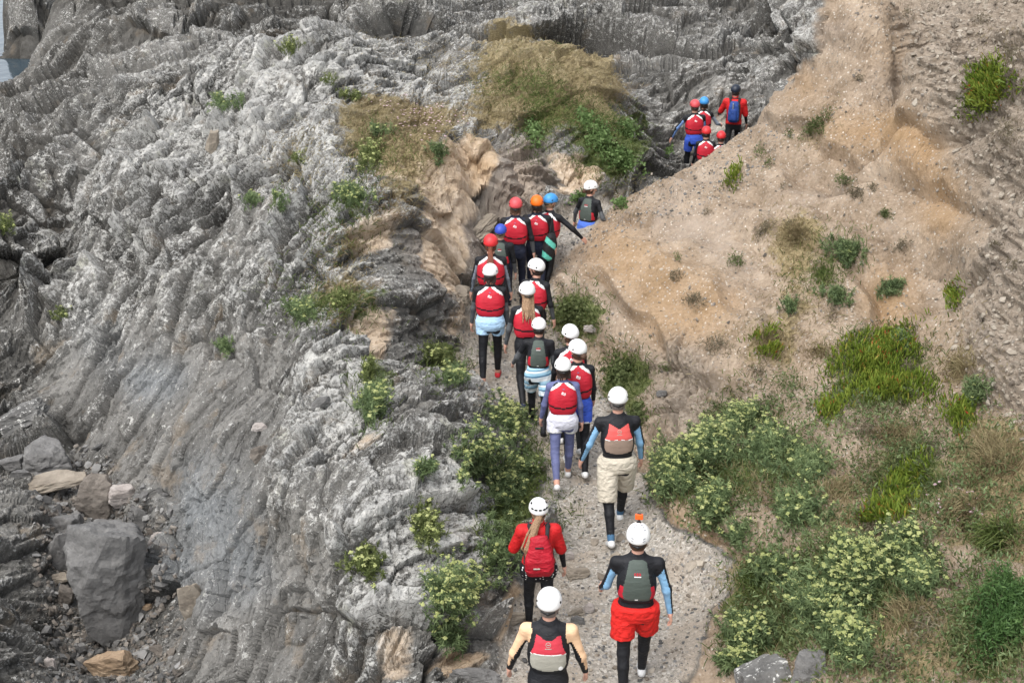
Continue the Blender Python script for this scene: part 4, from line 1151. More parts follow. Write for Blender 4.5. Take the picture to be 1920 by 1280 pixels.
# the bend
person((1110,338), height=1.66, z=-.02, yaw=-28, h=.018, style={'farm': panel('grey','black',.5), 'uarm': upto('black','grey',.6)}, lab='girl in white helmet and blue shorts alone at the dirt ridge, looking right', fem=True, lean=8, legs=((-8,14),(16,4)), arms=((8,26,14),(-12,26,30)), look=(-52,8), vest='grey', hair=('brown','bun'), shorts=dict(mat='midblue', hem=.5), shoes=('shoeblack',))
person((1036,362), height=1.72, z=.0, yaw=-30, h=.018, style={'farm': 'black'}, lab='person in sky blue helmet stretching an arm out right towards the girl', lean=8, legs=((14,4),(-14,18)), arms=((4,8,14),(22,48,14)), look=(-22,16), vest='red', helm='helmsky', hair=('fair','short'), shoes=('shoeblack',))
person((1007,365), height=1.74, z=.0, yaw=-4, h=.018, suit='navy', style={'uarm': 'black', 'farm': 'black'}, lab='person in orange helmet and red vest between pink and blue helmets', legs=((12,4),(-12,16)), arms=((5,6,12),(0,16,12)), vest='red', helm='helmorange', hair=('dark','bob'), shoes=('shoeblack',))
person((967,369), foot=(982,568), yaw=-4, h=.018, suit='navy', style={'uarm': 'black', 'farm': cuff('black','grey',.1)}, lab='tall person in faded red helmet and navy wetsuit trousers beside the rock face', legs=((-10,14),(16,4)), arms=((8,10,14),(-4,14,10)), look=(4,14), vest='red', helm='helmpink', hair=('brown','bob'), shoes=('shoeblack',))
person((939,419), height=1.55, z=.0, yaw=-6, h=.018, style={'farm': 'grey'}, lab='short person in dark blue helmet and grey vest half hidden in the line', legs=((12,4),(-10,14)), arms=((5,8,12),(0,10,12)), vest='grey', helm='helmblue', hair=('fair','short'), shoes=('shoeblack',))
person((920,438), height=1.80, yaw=0, h=.018, style={'uarm': panel('palegrey','black',.45,.25), 'farm': panel('palegrey','black',.45)}, lab='person in bright red helmet with auburn hair and grey sleeves', fem=True, width=1.1, legs=((14,4),(-14,18)), arms=((2,15,10),(2,15,10)), vest='red', helm='helmred', hair=('ginger','tail'), shoes=('shoebrown','shoebrown',True))
person((1004,484), height=1.74, z=.02, yaw=-18, style={'farm': 'grey'}, lab='person in white helmet turning the face left beside the dirt slope', fem=True, legs=((12,4),(-14,18)), arms=((5,8,15),(-4,14,16)), look=(78,6), vest='red', hair=('dark','short'), shoes=('shoeblack',))
person((920,493), foot=(923,716), yaw=-2, style=dict(GREYARM, ankle='skin'), lab='woman in white helmet, pale blue shorts and red shoes', fem=True, width=1.1, lean=9, look=(-6,18), legs=((-12,12),(14,6)), arms=((2,12,10),(0,8,10)), vest='red', hair=('dark','bob'), shorts=dict(mat='paleblue', hem=.36, loose=.022), shoes=('shoered',))
person((987,527), foot=(983,758), yaw=4, style=GREYARM, lab='woman in white helmet with long loose light brown hair over a red vest', fem=True, lean=9, look=(10,16), legs=((-20,34),(22,14)), arms=((0,16,14),(10,8,24)), vest='red', hair=('fair','long'), shoes=('shoenavy',))
person((1010,594), foot=(1004,803), yaw=-3, style=GREYARM, lab='boy in white helmet with grey vest and blue and white striped shorts', width=.95, lean=10, look=(8,18), legs=((24,18),(-18,30)), arms=((10,28,34),(-6,10,24)), vest='grey', hair=('dark','short'), shorts=dict(mat='striped', hem=.72, loose=.024), shoes=('shoeblack','shoeblack'))
person((1068,607), height=1.70, z=.0, yaw=6, lab='person in white helmet half hidden behind the dark haired girl', fem=True, legs=((12,4),(-14,18)), arms=((5,8,15),(4,8,15)), look=(20,10), vest='red', hair=('brown','short'), shoes=('shoewhite',))
person((1081,635), foot=(1088,880), yaw=2, suit='black', lab='person in white helmet with hair in a bun, red vest and dark blue shorts', fem=True, lean=6, legs=((12,4),(-12,14)), arms=((12,6,30),(6,8,25)), look=(28,12), vest='red', hair=('brown','bun'), shorts=dict(mat='royal', hem=.5, loose=.014, trim='white'), shoes=('shoewhite',))
person((1055,668), foot=(1055,904), yaw=2, suit='purple', style={'ankle': 'skin'}, lab='girl in white helmet, white shorts and violet blue leggings', fem=True, lean=7, look=(4,18), legs=((-20,26),(14,6)), arms=((6,14,14),(-6,12,16)), vest='red', hair=('dark','bob'), shorts=dict(mat='whitecotton', hem=.34, loose=.024, trim='white'), shoes=('shoewhite',))
person((1159,724), foot=(1147,998), yaw=4, h=.0125, style=dict(BLUEARM, ankle='sockblue'), lab='man in white helmet, beige cargo shorts and coral and taupe vest', lean=8, look=(-5,18), width=1.04, legs=((-20,12),(24,12)), arms=((-4,24,26),(6,13,14)), vest='coral', hair=('greyhair','short'), shorts=dict(mat='beige', hem=.98, loose=.036, top=.075), shoes=('shoewhite',))
person((1009,932), foot=(1003,1192), yaw=2, h=.0115, lab='woman with a long ponytail, red jacket and white vented helmet', fem=True, width=1.1, lean=9, legs=((16,10),(-12,16)), arms=((10,20,95,-35),(4,16,6)), look=(6,14), vents=1, hair=('fair','side'), extra=[jacket, collar, polka_skirt], shoes=('shoeblack',))
WOMAN = WHO[-1]
person((1198,979), foot=(1182,1290), yaw=-3, h=.0115, style=dict(BLUEARM, ankle='black'), lab='man in red shorts with an orange camera on his white helmet', lean=5, width=1.04, legs=((-14,8),(18,8)), arms=((8,16,42),(-4,17,6)), look=(-3,12), vents=2, cam=True, vest='grey', hair=('brown','short'), shorts=dict(mat='redshorts', hem=.66, loose=.04, top=.05), shoes=('shoewhite',))
person((1031,1100), foot=(1020,1428), yaw=-3, h=.0115, style={'uarm': peach_arm, 'farm': peach_fore, 'neck': 'black'}, lab='grey haired man with peach wetsuit shoulders at the bottom edge', lean=7, width=1.04, legs=((-12,8),(16,6)), arms=((4,20,20),(2,17,22)), look=(-4,14), vest='coral2', hair=('greyhair','short'), shoes=('shoeblack',))

# ---- things carried
def rucksack(owner, lab, main, dark, red):
    root0, p, sc = owner
    r = bpy.data.objects.new('rucksack', None); COL.objects.link(r)
    r.location = root0.location; r.rotation_euler = root0.rotation_euler
    tag(r, lab, 'rucksack')
    fr = p.T; h = .012
    if red:
        tb = tube(fr, [.0, .07, .20, .34, .42, .46], [.13, .165, .165, .135, .112, .085], [.045, .075, .085, .075, .065, .05], p=3.2, ycs=[-.19, -.205, -.215, -.20, -.19, -.185])
        V, F = shape(tb, h); b = mesh_obj('bag_body', V, F, main, None, r, sc)
        V, F = shape(union([cap(fr.glob((-.075, -.20, .44)), fr.glob((.055, -.20, .45)), .042, .042), cap(fr.glob((-.06, -.235, .405)), fr.glob((.04, -.235, .41)), .025, .025)], .03), h); mesh_obj('roll_top', V, F, main, None, r, sc)
        V, F = shape(rounded_box(fr, (-.005, -.272, .365), (.05, .012, .007), .004), .006); mesh_obj('buckle_strap', V, F, dark, None, r, sc)
        V, F = shape(rounded_box(fr, (-.035, -.292, .125), (.038, .012, .007), .003), .005); mesh_obj('reflective_strip', V, F, 'stone', None, r, sc)
    else:
        tb = tube(fr, [.04, .09, .22, .38, .46, .50], [.09, .125, .13, .115, .095, .07], [.05, .085, .10, .09, .07, .045], p=2.8, off=-.20)
        V, F = shape(tb, h); b = mesh_obj('bag_body', V, F, main, None, r, sc)
        V, F = shape(tube(fr, [.08, .12, .30, .34], [.06, .075, .07, .05], [.03, .045, .045, .03], p=2.6, off=-.285), h); mesh_obj('front_pocket', V, F, main, None, r, sc)
        V, F = shape(rounded_box(fr, (-.02, -.295, .40), (.012, .02, .07), .008), .008); mesh_obj('buckle_strap', V, F, 'greyplastic', None, r, sc)
        V, F = shape(rounded_box(fr, (.10, -.20, .25), (.035, .06, .19), .02), h); mesh_obj('side_panel', V, F, dark, None, r, sc)
    for sd in (-1, 1):
        V, F = shape(union([cap(fr.glob((sd * .085, -.17, .44)), fr.glob((sd * .10, -.06, .545)), .024, .026), cap(fr.glob((sd * .10, -.06, .545)), fr.glob((sd * .115, .10, .50)), .026, .024), cap(fr.glob((sd * .115, .10, .50)), fr.glob((sd * .15, .13, .28)), .022, .018), cap(fr.glob((sd * .15, .13, .28)), fr.glob((sd * .165, -.12, .12)), .016, .014)], .02), h)
        mesh_obj('shoulder_strap', V, F, dark, None, r, sc)
rucksack(LEADER, 'blue rucksack with dark side panel on the back of the far leader', 'rucksackblue', 'darkcloth', False)
rucksack(WOMAN, 'red roll top rucksack with a grey strip on the back of the ponytailed woman', 'rucksackred', 'darkcloth', True)
# turquoise and black bag hanging by the orange helmet
def sling_bag():
    c = at_d(1030, 462, 21.6); r = bpy.data.objects.new('shoulder_bag', None); COL.objects.link(r); r.location = c; r.rotation_euler = (0, rad(12), rad(20))
    tag(r, 'black and turquoise bag hanging beside the orange helmeted person', 'bag')
    fr = Frame((0, 0, 0), np.array([1., 0, 0]), np.array([0, 1., 0]), np.array([0, 0, 1.]))
    V, F = shape(tube(fr, [-.23, -.19, 0, .16, .22], [.05, .085, .10, .08, .05], [.04, .07, .085, .07, .04], p=2.6), .012)
    C = V[F].mean(1); cl = np.where((np.sin(C[:, 2] * 26 + C[:, 0] * 16) > .35) & (C[:, 1] < .03), 'tealcloth', 'darkcloth')
    mesh_obj('bag_body', V, F, None, cl, r)
    V, F = shape(union([cap((-.04, 0, .2), (-.05, 0, .46), .012, .012), cap((.04, 0, .2), (-.05, 0, .46), .012, .012)], .01), .008); mesh_obj('strap', V, F, 'darkcloth', None, r)
sling_bag()
# ------------------------------------------------------------------ plants
def leaf_mat(name, stops, rough=.6, trans=0.0):
    g = NT_(name)
    t = g.attr('tint')
    n = g.noise(9, 3, .6)
    c = g.ramp(g.math('ADD', g.math('MULTIPLY', t[0], .75), g.math('MULTIPLY', n, .25)), stops)
    g.fin(c, rough, None, .25)
    tr = g.n('ShaderNodeBsdfTranslucent'); g.L(c, tr.inputs[0]); mx = g.n('ShaderNodeMixShader'); mx.inputs[0].default_value = .38
    g.t.links.new(g.b.outputs[0], mx.inputs[1]); g.t.links.new(tr.outputs[0], mx.inputs[2]); g.t.links.new(mx.outputs[0], g.out.inputs[0])
    return g.m
LM = {
 'samphire': leaf_mat('samphire_leaf', [(.1, (.065, .098, .045)), (.45, (.155, .215, .095)), (.8, (.26, .33, .15))]),
 'umbel': leaf_mat('umbel', [(.1, (.23, .28, .085)), (.5, (.40, .435, .165)), (.9, (.52, .54, .26))]),
 'ice': leaf_mat('ice_plant_leaf', [(0, (.055, .095, .015)), (.4, (.16, .235, .035)), (.75, (.31, .36, .06)), (.86, (.34, .30, .06)), (.9, (.38, .07, .03)), (1, (.40, .05, .04))], .45),
 'ivy': leaf_mat('broad_leaf', [(.1, (.06, .10, .03)), (.5, (.14, .22, .075)), (.9, (.25, .34, .14))]),
 'fern': leaf_mat('fine_dark_leaf', [(.1, (.03, .065, .02)), (.5, (.07, .14, .04)), (.9, (.15, .24, .08))]),
 'moss': leaf_mat('moss_leaf', [(.1, (.06, .08, .025)), (.5, (.155, .19, .065)), (.9, (.27, .30, .12))]),
 'dry': leaf_mat('dry_twig', [(.1, (.07, .058, .04)), (.5, (.17, .145, .095)), (.9, (.28, .245, .17))], .8),
 'olive': leaf_mat('olive_leaf', [(.1, (.045, .06, .022)), (.5, (.11, .14, .052)), (.9, (.20, .225, .10))], .8),
 'drygrass': leaf_mat('dry_grass', [(0, (.13, .085, .05)), (.3, (.21, .16, .09)), (.55, (.28, .24, .125)), (.75, (.37, .31, .18)), (1, (.50, .43, .28))], .8),
 'grass': leaf_mat('green_grass', [(0, (.03, .05, .014)), (.4, (.085, .12, .03)), (.7, (.16, .19, .06)), (1, (.30, .28, .11))], .7),
 'pink': leaf_mat('thrift_flower', [(.1, (.55, .36, .42)), (.9, (.72, .56, .58))]),
}
def strips(P0, d, L, W, bend, tint):
    """thin pointed leaves: two quads' worth of triangles each, drooping by bend"""
    n = len(P0)
    d = d / np.linalg.norm(d, axis=1, keepdims=True)
    rnd = rng.normal(size=(n, 3)); s = np.cross(d, rnd); s /= np.maximum(np.linalg.norm(s, axis=1, keepdims=True), 1e-6)
    L = np.broadcast_to(L, n)[:, None]; W = np.broadcast_to(W, n)[:, None]; dn = np.array([0, 0, -1.0])
    bend = np.asarray(bend); m = P0 + d * L * .55 + dn * L * bend * .25; t = P0 + d * L + dn * L * bend
    V = np.stack([P0 - s * W * .4, P0 + s * W * .4, m + s * W * .5, m - s * W * .5, t], 1).reshape(-1, 3)
    b = (np.arange(n) * 5)[:, None]
    F = np.concatenate([b + [[0, 1, 2]], b + [[0, 2, 3]], b + [[3, 2, 4]]])
    T = np.repeat(tint, 5)
    return V, F, T
def fingers(P0, d, L, W, tint):
    """fleshy three-sided leaves"""
    n = len(P0); d = d / np.linalg.norm(d, axis=1, keepdims=True)
    rnd = rng.normal(size=(n, 3)); s = np.cross(d, rnd); s /= np.maximum(np.linalg.norm(s, axis=1, keepdims=True), 1e-6); u = np.cross(d, s)
    L = L[:, None]; W = W[:, None]; V = []
    for k in range(3):
        a = k * 2.094; V.append(P0 + (s * math.cos(a) + u * math.sin(a)) * W * .5)
    for k in range(3):
        a = k * 2.094; V.append(P0 + d * L * .65 + (s * math.cos(a) + u * math.sin(a)) * W * .55)
    V.append(P0 + d * L); V = np.stack(V, 1).reshape(-1, 3); b = (np.arange(n) * 7)[:, None]
    F = np.concatenate([b + [[i, (i + 1) % 3, 3 + (i + 1) % 3]] for i in range(3)] + [b + [[i, 3 + (i + 1) % 3, 3 + i]] for i in range(3)] + [b + [[3 + i, 3 + (i + 1) % 3, 6]] for i in range(3)])
    T = np.stack([tint * .8] * 3 + [tint] * 4, 1).ravel()
    return V, F, T
def domes(C, N, R, tint, k=7):
    """small domed flower heads with ragged rims"""
    n = len(C); rnd = rng.normal(size=(n, 3)); s = np.cross(N, rnd); s /= np.linalg.norm(s, axis=1, keepdims=True); u = np.cross(N, s)
    V = [C + N * R[:, None] * .45]
    for i in range(k):
        a = 2 * math.pi * i / k; r = (R * rng.uniform(.65, 1.2, n))[:, None]; V.append(C + (s * math.cos(a) + u * math.sin(a)) * r)
    V = np.stack(V, 1).reshape(-1, 3); b = (np.arange(n) * (k + 1))[:, None]
    F = np.concatenate([b + [[0, 1 + i, 1 + (i + 1) % k]] for i in range(k)])
    T = np.stack([tint] + [tint * rng.uniform(.6, 1.0, n) for _ in range(k)], 1).ravel()
    return V, F, T
def leaf_obj(name, parts, mat, parent=None, origin=None, kind=None):
    V = np.concatenate([p[0] for p in parts]); T = np.concatenate([p[2] for p in parts]); n = 0; F = []
    for p in parts: F.append(p[1] + n); n += len(p[0])
    F = np.concatenate(F)
    if origin is not None: V = V - origin
    o = link(name, np_mesh(name, V, F, LM[mat], smooth=False, attrs={'tint': np.stack([T, T, T], 1)}), parent)
    if kind: o['kind'] = kind
    return o
def sample_px(spec, n):
    """ground points under a blob of the photo: (cx, cy, rx, ry, rot), denser towards the middle, ragged edge"""
    cx, cy, rx, ry, rot = spec
    a = rng.uniform(0, 2 * math.pi, n); ph = rng.uniform(0, 6.28, 3)
    edge = 1 + .22 * np.sin(2 * a + ph[0]) + .16 * np.sin(3 * a + ph[1]) + .12 * np.sin(5 * a + ph[2])
    r = np.minimum(rng.uniform(0, 1, n) ** .5, np.abs(rng.normal(0, .75, n)) + .1) * edge * np.where(rng.uniform(0, 1, n) < .12, rng.uniform(1, 1.45, n), 1)
    c, s = math.cos(rad(rot)), math.sin(rad(rot)); x = rx * r * np.cos(a); y = ry * r * np.sin(a)
    px = cx + x * c - y * s; py = cy + x * s + y * c
    P0, N0 = hit(px, py)
    dep = project(P0)[2]; md = np.median(dep); k = np.abs(dep - md) < (1.3 if rx > 30 else .8)
    # jitter so the points leave the survey cells
    P0 = P0[k] + rng.normal(size=(k.sum(), 3)) * [.020, .016, .014]
    return P0, N0[k], np.sqrt(np.clip(1 - (r[k] / edge[k]) ** 2, 0, 1))
def plant_root(name, P0, label, cat, group):
    c = P0.mean(0); b = P0[np.argmin(((P0 - c) ** 2).sum(1))]
    r = bpy.data.objects.new(name, None); COL.objects.link(r); r.location = b; r.empty_display_size = .2
    tag(r, label, cat, group); return r, b
def up(N, k=.5): 
    d = N * k + np.array([0, 0, 1.0]); return d / np.linalg.norm(d, axis=1, keepdims=True)

def samphire(spec, label, n=220, hgt=.26, flowers=.55, leaves=22, mat='samphire', group='samphire clumps'):
    P0, N0, ce = sample_px(spec, n); n = len(P0)
    r, o = plant_root('samphire_clump', P0, label, 'plant', group)
    d = up(N0, .7) + rng.normal(size=(n, 3)) * .28; d /= np.linalg.norm(d, axis=1, keepdims=True)
    lump = .5 + .5 * perlin(P0[:, 0] * 3.2, P0[:, 1] * 3.2, P0[:, 2] * 3.2, 97)
    Hh = hgt * (.45 + .65 * ce) * rng.uniform(.6, 1.2, n) * (.55 + .8 * lump); tips = P0 + d * Hh[:, None]
    parts = [strips(P0 - d * .03, d, Hh + .03, .012, .0, rng.uniform(.1, .5, n))]
    base_t = rng.uniform(.15, .75, n)
    k = leaves; idx = np.repeat(np.arange(n), k); t = rng.uniform(.15, 1.0, n * k) ** .7
    Q = P0[idx] + d[idx] * (Hh[idx] * t)[:, None]
    ld = d[idx] * .7 + rng.normal(size=(n * k, 3)) * .75
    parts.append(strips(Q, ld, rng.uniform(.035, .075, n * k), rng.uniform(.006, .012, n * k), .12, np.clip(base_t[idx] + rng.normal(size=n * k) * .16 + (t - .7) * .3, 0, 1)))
    leaf_obj('foliage', parts, mat, r, o)
    m = rng.uniform(0, 1, n) < flowers * .85 * np.clip(.35 + 1.1 * lump, 0, 1)
    if m.sum() > 3:
        C = tips[m] + np.array([0, 0, .03]); nn = d[m] * .6 + np.array([0, -.25, .6]); nn += rng.normal(size=nn.shape) * .15; nn /= np.linalg.norm(nn, axis=1, keepdims=True)
        pr = [domes(C, nn, rng.uniform(.010, .026, len(C)), rng.uniform(.2, 1, len(C)))]
        k = 5; idx = np.repeat(np.arange(len(C)), k); cc = C[idx] + rng.normal(size=(len(idx), 3)) * [.017, .017, .008]
        pr.append(domes(cc, nn[idx], rng.uniform(.006, .012, len(idx)), rng.uniform(.3, 1, len(idx)), 5))
        leaf_obj('flower_head', pr, 'umbel', r, o, 'stuff')
    return r
def ice_plant(spec, label, n=1500, red=.08, ln=(.05, .10)):
    P0, N0, ce = sample_px(spec, n); n = len(P0)
    r, o = plant_root('ice_plant', P0, label, 'plant', 'ice plant mats on the earth slope')
    d = N0 * .8 + np.array([0, -.15, .75]) + rng.normal(size=(n, 3)) * .38
    lump = .5 + .5 * perlin(P0[:, 0] * 4, P0[:, 1] * 4, P0[:, 2] * 4, 90)
    off = N0 * (rng.uniform(0, .10, n) * (.3 + ce) * (.5 + lump))[:, None]
    t = np.clip(.3 + .4 * lump + rng.normal(size=n) * .14, 0, .8); t[rng.uniform(0, 1, n) < red] = 1.0
    L = rng.uniform(*ln, n)
    leaf_obj('foliage', [fingers(P0 + off, d, L, L * .19, t)], 'ice', r, o)
    k = max(10, n // 10); j = rng.integers(0, n, k)
    leaf_obj('stem', [strips(P0[j], rng.normal(size=(k, 3)) + N0[j] * .3, rng.uniform(.08, .18, k), .012, .2, rng.uniform(.1, .7, k))], 'dry', r, o, 'stuff')
    return r
def leafy(spec, label, n=700, hgt=.18, mat='ivy', leaf=(.035, .07), name='leafy_bush', cat='bush', group='leafy green bushes', wide=.75):
    P0, N0, ce = sample_px(spec, n); n = len(P0)
    r, o = plant_root(name, P0, label, cat, group)
    lump = .5 + .5 * perlin(P0[:, 0] * 3.5, P0[:, 1] * 3.5, P0[:, 2] * 3.5, 91)
    q = rng.uniform(.1, 1, n)
    Hh = hgt * (.25 + .75 * ce) * (.5 + .7 * lump); C = P0 + up(N0, .8) * (Hh * q)[:, None]
    L = rng.uniform(*leaf, n)
    d = up(N0, .8) * .5 + rng.normal(size=(n, 3)) * .8
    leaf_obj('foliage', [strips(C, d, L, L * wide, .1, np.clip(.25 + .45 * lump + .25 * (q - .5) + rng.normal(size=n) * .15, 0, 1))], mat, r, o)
    k = max(8, n // 14); j = rng.integers(0, n, k)
    leaf_obj('stem', [strips(P0[j] - N0[j] * .02, C[j] - P0[j] + N0[j] * .03, np.linalg.norm(C[j] - P0[j], axis=1) + .02, .008, 0, rng.uniform(.1, .5, k))], 'dry', r, o, 'stuff')
    return r
def tuft(spec, label, n=500, hgt=.22, mat='drygrass', name='grass_tuft', cat='grass', group='grass tufts', spread=.45, w=.008, droop=.35):
    P0, N0, ce = sample_px(spec, n); n = len(P0)
    o = P0.mean(0)
    d = up(N0, .4) + rng.normal(size=(n, 3)) * spread
    c0 = .5 + .5 * perlin(P0[:, 0] * 3, P0[:, 1] * 3, P0[:, 2] * 3, 93)
    ob = leaf_obj(name, [strips(P0, d, hgt * rng.uniform(.5, 1.15, n) * (.5 + .5 * ce), w, droop, np.clip(.2 + .5 * c0 + rng.normal(size=n) * .18, 0, 1))], mat, None, o)
    ob.location = o; tag(ob, label, cat, group, 'stuff'); return ob

# samphire beside the path
samphire((955,790,52,48,20), 'samphire clump with yellow umbels by the path under the striped shorts boy', 190, .16, .75)
samphire((895,860,58,50,-10), 'big flowering samphire clump on the rock edge left of the girl in white shorts', 230, .17, .8)
samphire((950,905,55,70,20), 'tall green samphire clump with scattered umbels at the left path edge', 240, .19, .4)
samphire((932,1035,30,75,5), 'flowerless feathery samphire strip beside the woman in the red jacket', 190, .19, .06)
samphire((848,1125,48,62,10), 'large samphire clump with lime umbels on the white lichen rock', 300, .26, .8)
samphire((840,1200,32,30,0), 'lower trailing samphire with few umbels hanging under the lime flowered clump', 120, .20, .25)
samphire((690,1062,36,30,40), 'low moss green samphire on the lichen rock left of the big clump', 150, .14, .15, 16, 'moss')
samphire((800,1000,28,44,-30), 'narrow samphire in the crack above the lime flowered clump', 130, .18, .35, 16, 'moss')
samphire((700,765,20,48,10), 'bright green samphire in the rock cleft halfway up the left rock', 160, .20, .35)
samphire((690,700,9,26,15), 'thin line of moss green samphire at the head of the rock cleft', 60, .12, .1, 14, 'moss')
samphire((795,885,16,12,0), 'small samphire tuft under the dark overhang left of the path', 45, .13, .2)
samphire((850,710,26,18,-10), 'small samphire near the red shoes on the left of the path', 90, .15, .4)
samphire((815,670,30,22,20), 'yellowish samphire patch uphill of the red shoes', 90, .13, .3, 14, 'moss')
samphire((930,655,14,10,0), 'tiny samphire sprig behind the pale blue shorts woman', 26, .10, .3)
samphire((425,655,10,14,0), 'single bright green sprig in the middle of the bare left rock', 40, .14, .0)
samphire((568,592,26,20,0), 'bright green samphire at the foot of the grassy ledge', 100, .20, .2)
samphire((640,570,28,22,0), 'mossy green samphire on the grassy ledge', 90, .14, .1, 14, 'moss')
samphire((660,372,40,20,15), 'flowering samphire on the lichen rock above the ledge', 130, .20, .5)
samphire((692,300,24,36,0), 'yellow green samphire mid way up the lichen ridge', 110, .18, .5, 16, 'moss')
samphire((710,250,20,14,0), 'small samphire below the brown turf', 50, .15, .4)
samphire((545,95,20,14,0), 'lime green samphire in the high notch of the lichen crest', 70, .26, .3, 16, 'moss')
samphire((585,105,9,24,0), 'dark green samphire hanging in the high notch', 50, .24, .0)
samphire((420,200,34,16,10), 'green samphire on the upper left lichen rock', 90, .22, .2)
samphire((450,196,12,18,0), 'upright green samphire right of the upper left patch', 40, .24, .1)
samphire((655,182,30,8,10), 'flat yellow green strip of samphire along the crest', 60, .14, .3, 14, 'moss')
samphire((535,385,26,18,0), 'green samphire in the hollow of the left rock', 90, .18, .2)
samphire((470,382,18,14,0), 'small green samphire left of the hollow', 50, .16, .1)
samphire((15,432,14,20,0), 'yellow green samphire at the left edge of the photo', 60, .24, .3, 16, 'moss')
samphire((115,590,18,8,-20), 'mossy yellow cushion in the dark gully rocks', 40, .10, .1, 12, 'moss')
samphire((615,155,12,10,0), 'tiny lime sprig on the crest behind the lichen rock', 30, .16, .2, 14, 'moss')
samphire((820,290,16,20,0), 'grey green samphire on the top edge of the tan outcrop', 60, .18, .1)
samphire((560,300,14,10,0), 'small yellow tuft on the grey rock left of the turf', 36, .12, .2, 12, 'moss')
# right bank
samphire((1265,905,48,62,20), 'big glaucous samphire clump overhanging the path opposite the cargo shorts man', 300, .32, .55)
samphire((1330,850,62,42,-30), 'flowering samphire spread above the overhanging clump', 280, .30, .65)
samphire((1395,800,46,34,-30), 'upper samphire with umbels near the grey shale', 180, .26, .55)
samphire((1440,850,52,40,10), 'dense green samphire in the middle of the bank', 220, .26, .25)
samphire((1510,880,50,40,0), 'darker samphire right of the middle of the bank', 180, .24, .15)
samphire((1340,960,34,40,20), 'leafy samphire hanging at the crumbling bank edge', 150, .24, .3)
samphire((1385,1010,20,26,0), 'small samphire at the crack in the earth bank', 60, .18, .2)
samphire((1500,970,60,40,10), 'blue green samphire below the bare earth pocket', 200, .22, .15)
samphire((1460,1080,50,34,-10), 'blue green samphire above the brown grass tuft', 160, .24, .2)
samphire((1590,1100,80,56,-20), 'large umbel covered samphire in the lower right bank', 420, .34, .75)
samphire((1540,1150,60,50,10), 'tall green samphire under the umbel covered clump', 300, .34, .45)
samphire((1400,1195,52,36,-10), 'samphire spilling on to the pale ledge at the bottom', 220, .26, .4)
samphire((1590,1220,50,44,0), 'samphire behind the two grey boulders at the bottom right', 200, .30, .55)
samphire((1690,1040,60,40,-20), 'loose samphire with pale umbels high on the lower bank', 190, .26, .65)
samphire((1730,1100,44,40,0), 'samphire with lime umbels beside the dense dark bush', 150, .28, .6)
samphire((1380,1250,40,20,0), 'low samphire on the ledge next to the speckled boulder', 120, .18, .4)
samphire((1590,480,36,28,10), 'glaucous sprawling plant high on the earth slope', 120, .18, .05)
samphire((1570,560,28,22,0), 'small glaucous plant below the sprawling one', 70, .14, .05)
samphire((1670,545,30,14,-20), 'thin glaucous plant near the hollow', 60, .14, .05)
samphire((1480,580,16,14,0), 'little green plant on the tan slope', 40, .14, .05)
samphire((1690,640,16,20,0), 'small green plant above the ice plant mat', 40, .16, .05)
samphire((1830,745,30,26,0), 'grey green plant right of the ice plant mat', 90, .20, .05)
samphire((1275,890,30,40,0), 'fringe of samphire at the lip of the bank', 90, .22, .3)
# ice plants
ice_plant((1855,165,48,58,10), 'rounded ice plant cushion on the upper right cliff', 3200, .12)
ice_plant((1645,668,100,48,-30), 'large bright ice plant mat with red tips in the middle of the slope', 2800, .10)
ice_plant((1665,728,92,42,-5), 'lower lobe of ice plant under the large red tipped mat', 2000, .06)
ice_plant((1560,770,36,22,-20), 'small ice plant running down left of the large mat', 420, .08)
ice_plant((1700,905,64,34,-30), 'dark green ice plant below the grey stone patch', 1100, .02)
ice_plant((1665,965,60,24,-15), 'yellowing ice plant tongue under the dark green one', 700, .10)
ice_plant((1800,780,34,40,20), 'ice plant beside the tan cliff at the right', 520, .05)
ice_plant((1795,555,22,34,10), 'small dark ice plant at the foot of the buttress', 260, .06)
ice_plant((1375,335,16,26,30), 'thin green ice plant strip on the tan ridge', 230, .04)
ice_plant((1440,660,28,14,-20), 'sparse yellow ice plant on the tan slope', 180, .1)
ice_plant((1430,630,40,10,-25), 'straggling ice plant strand above the sparse one', 120, .1)
# leafy bushes on the grassy hillock
leafy((1125,265,34,34,40), 'bright leafy bush on the flank of the grassy hillock', 900, .14)
leafy((1165,300,44,26,35), 'leafy bush at the foot of the hillock above the gully', 900, .13)
leafy((1175,245,26,24,50), 'darker leafy bush at the right shoulder of the hillock', 500, .13)
leafy((1000,255,18,34,0), 'narrow green bush on the rock beside the hillock', 450, .22)
leafy((1100,225,30,20,30), 'upper leafy bush under the brown turf', 400, .13)
leafy((1085,372,26,10,-20), 'small green plant behind the sky blue helmet', 200, .14)
leafy((1255,285,9,10,0), 'dark green tuft beside the far group', 90, .14)
leafy((1165,385,16,12,0), 'green tuft right of the girl at the ridge', 120, .14)
leafy((1885,1165,62,100,10), 'dense dark green fine leaved bush at the bottom right corner', 6500, .34, 'fern', (.035, .06), 'dense_bush', 'bush', None, .22)
leafy((1070,590,40,34,0), 'green grassy plant right of the looking back helmet', 500, .14, 'olive', (.03, .06))
leafy((1165,700,36,34,0), 'olive green plant by the path above the cargo shorts man', 520, .16, 'olive', (.03, .06))
leafy((1195,780,22,20,0), 'olive plant at the path corner beside the light blue sleeve', 220, .12, 'olive', (.03, .06))
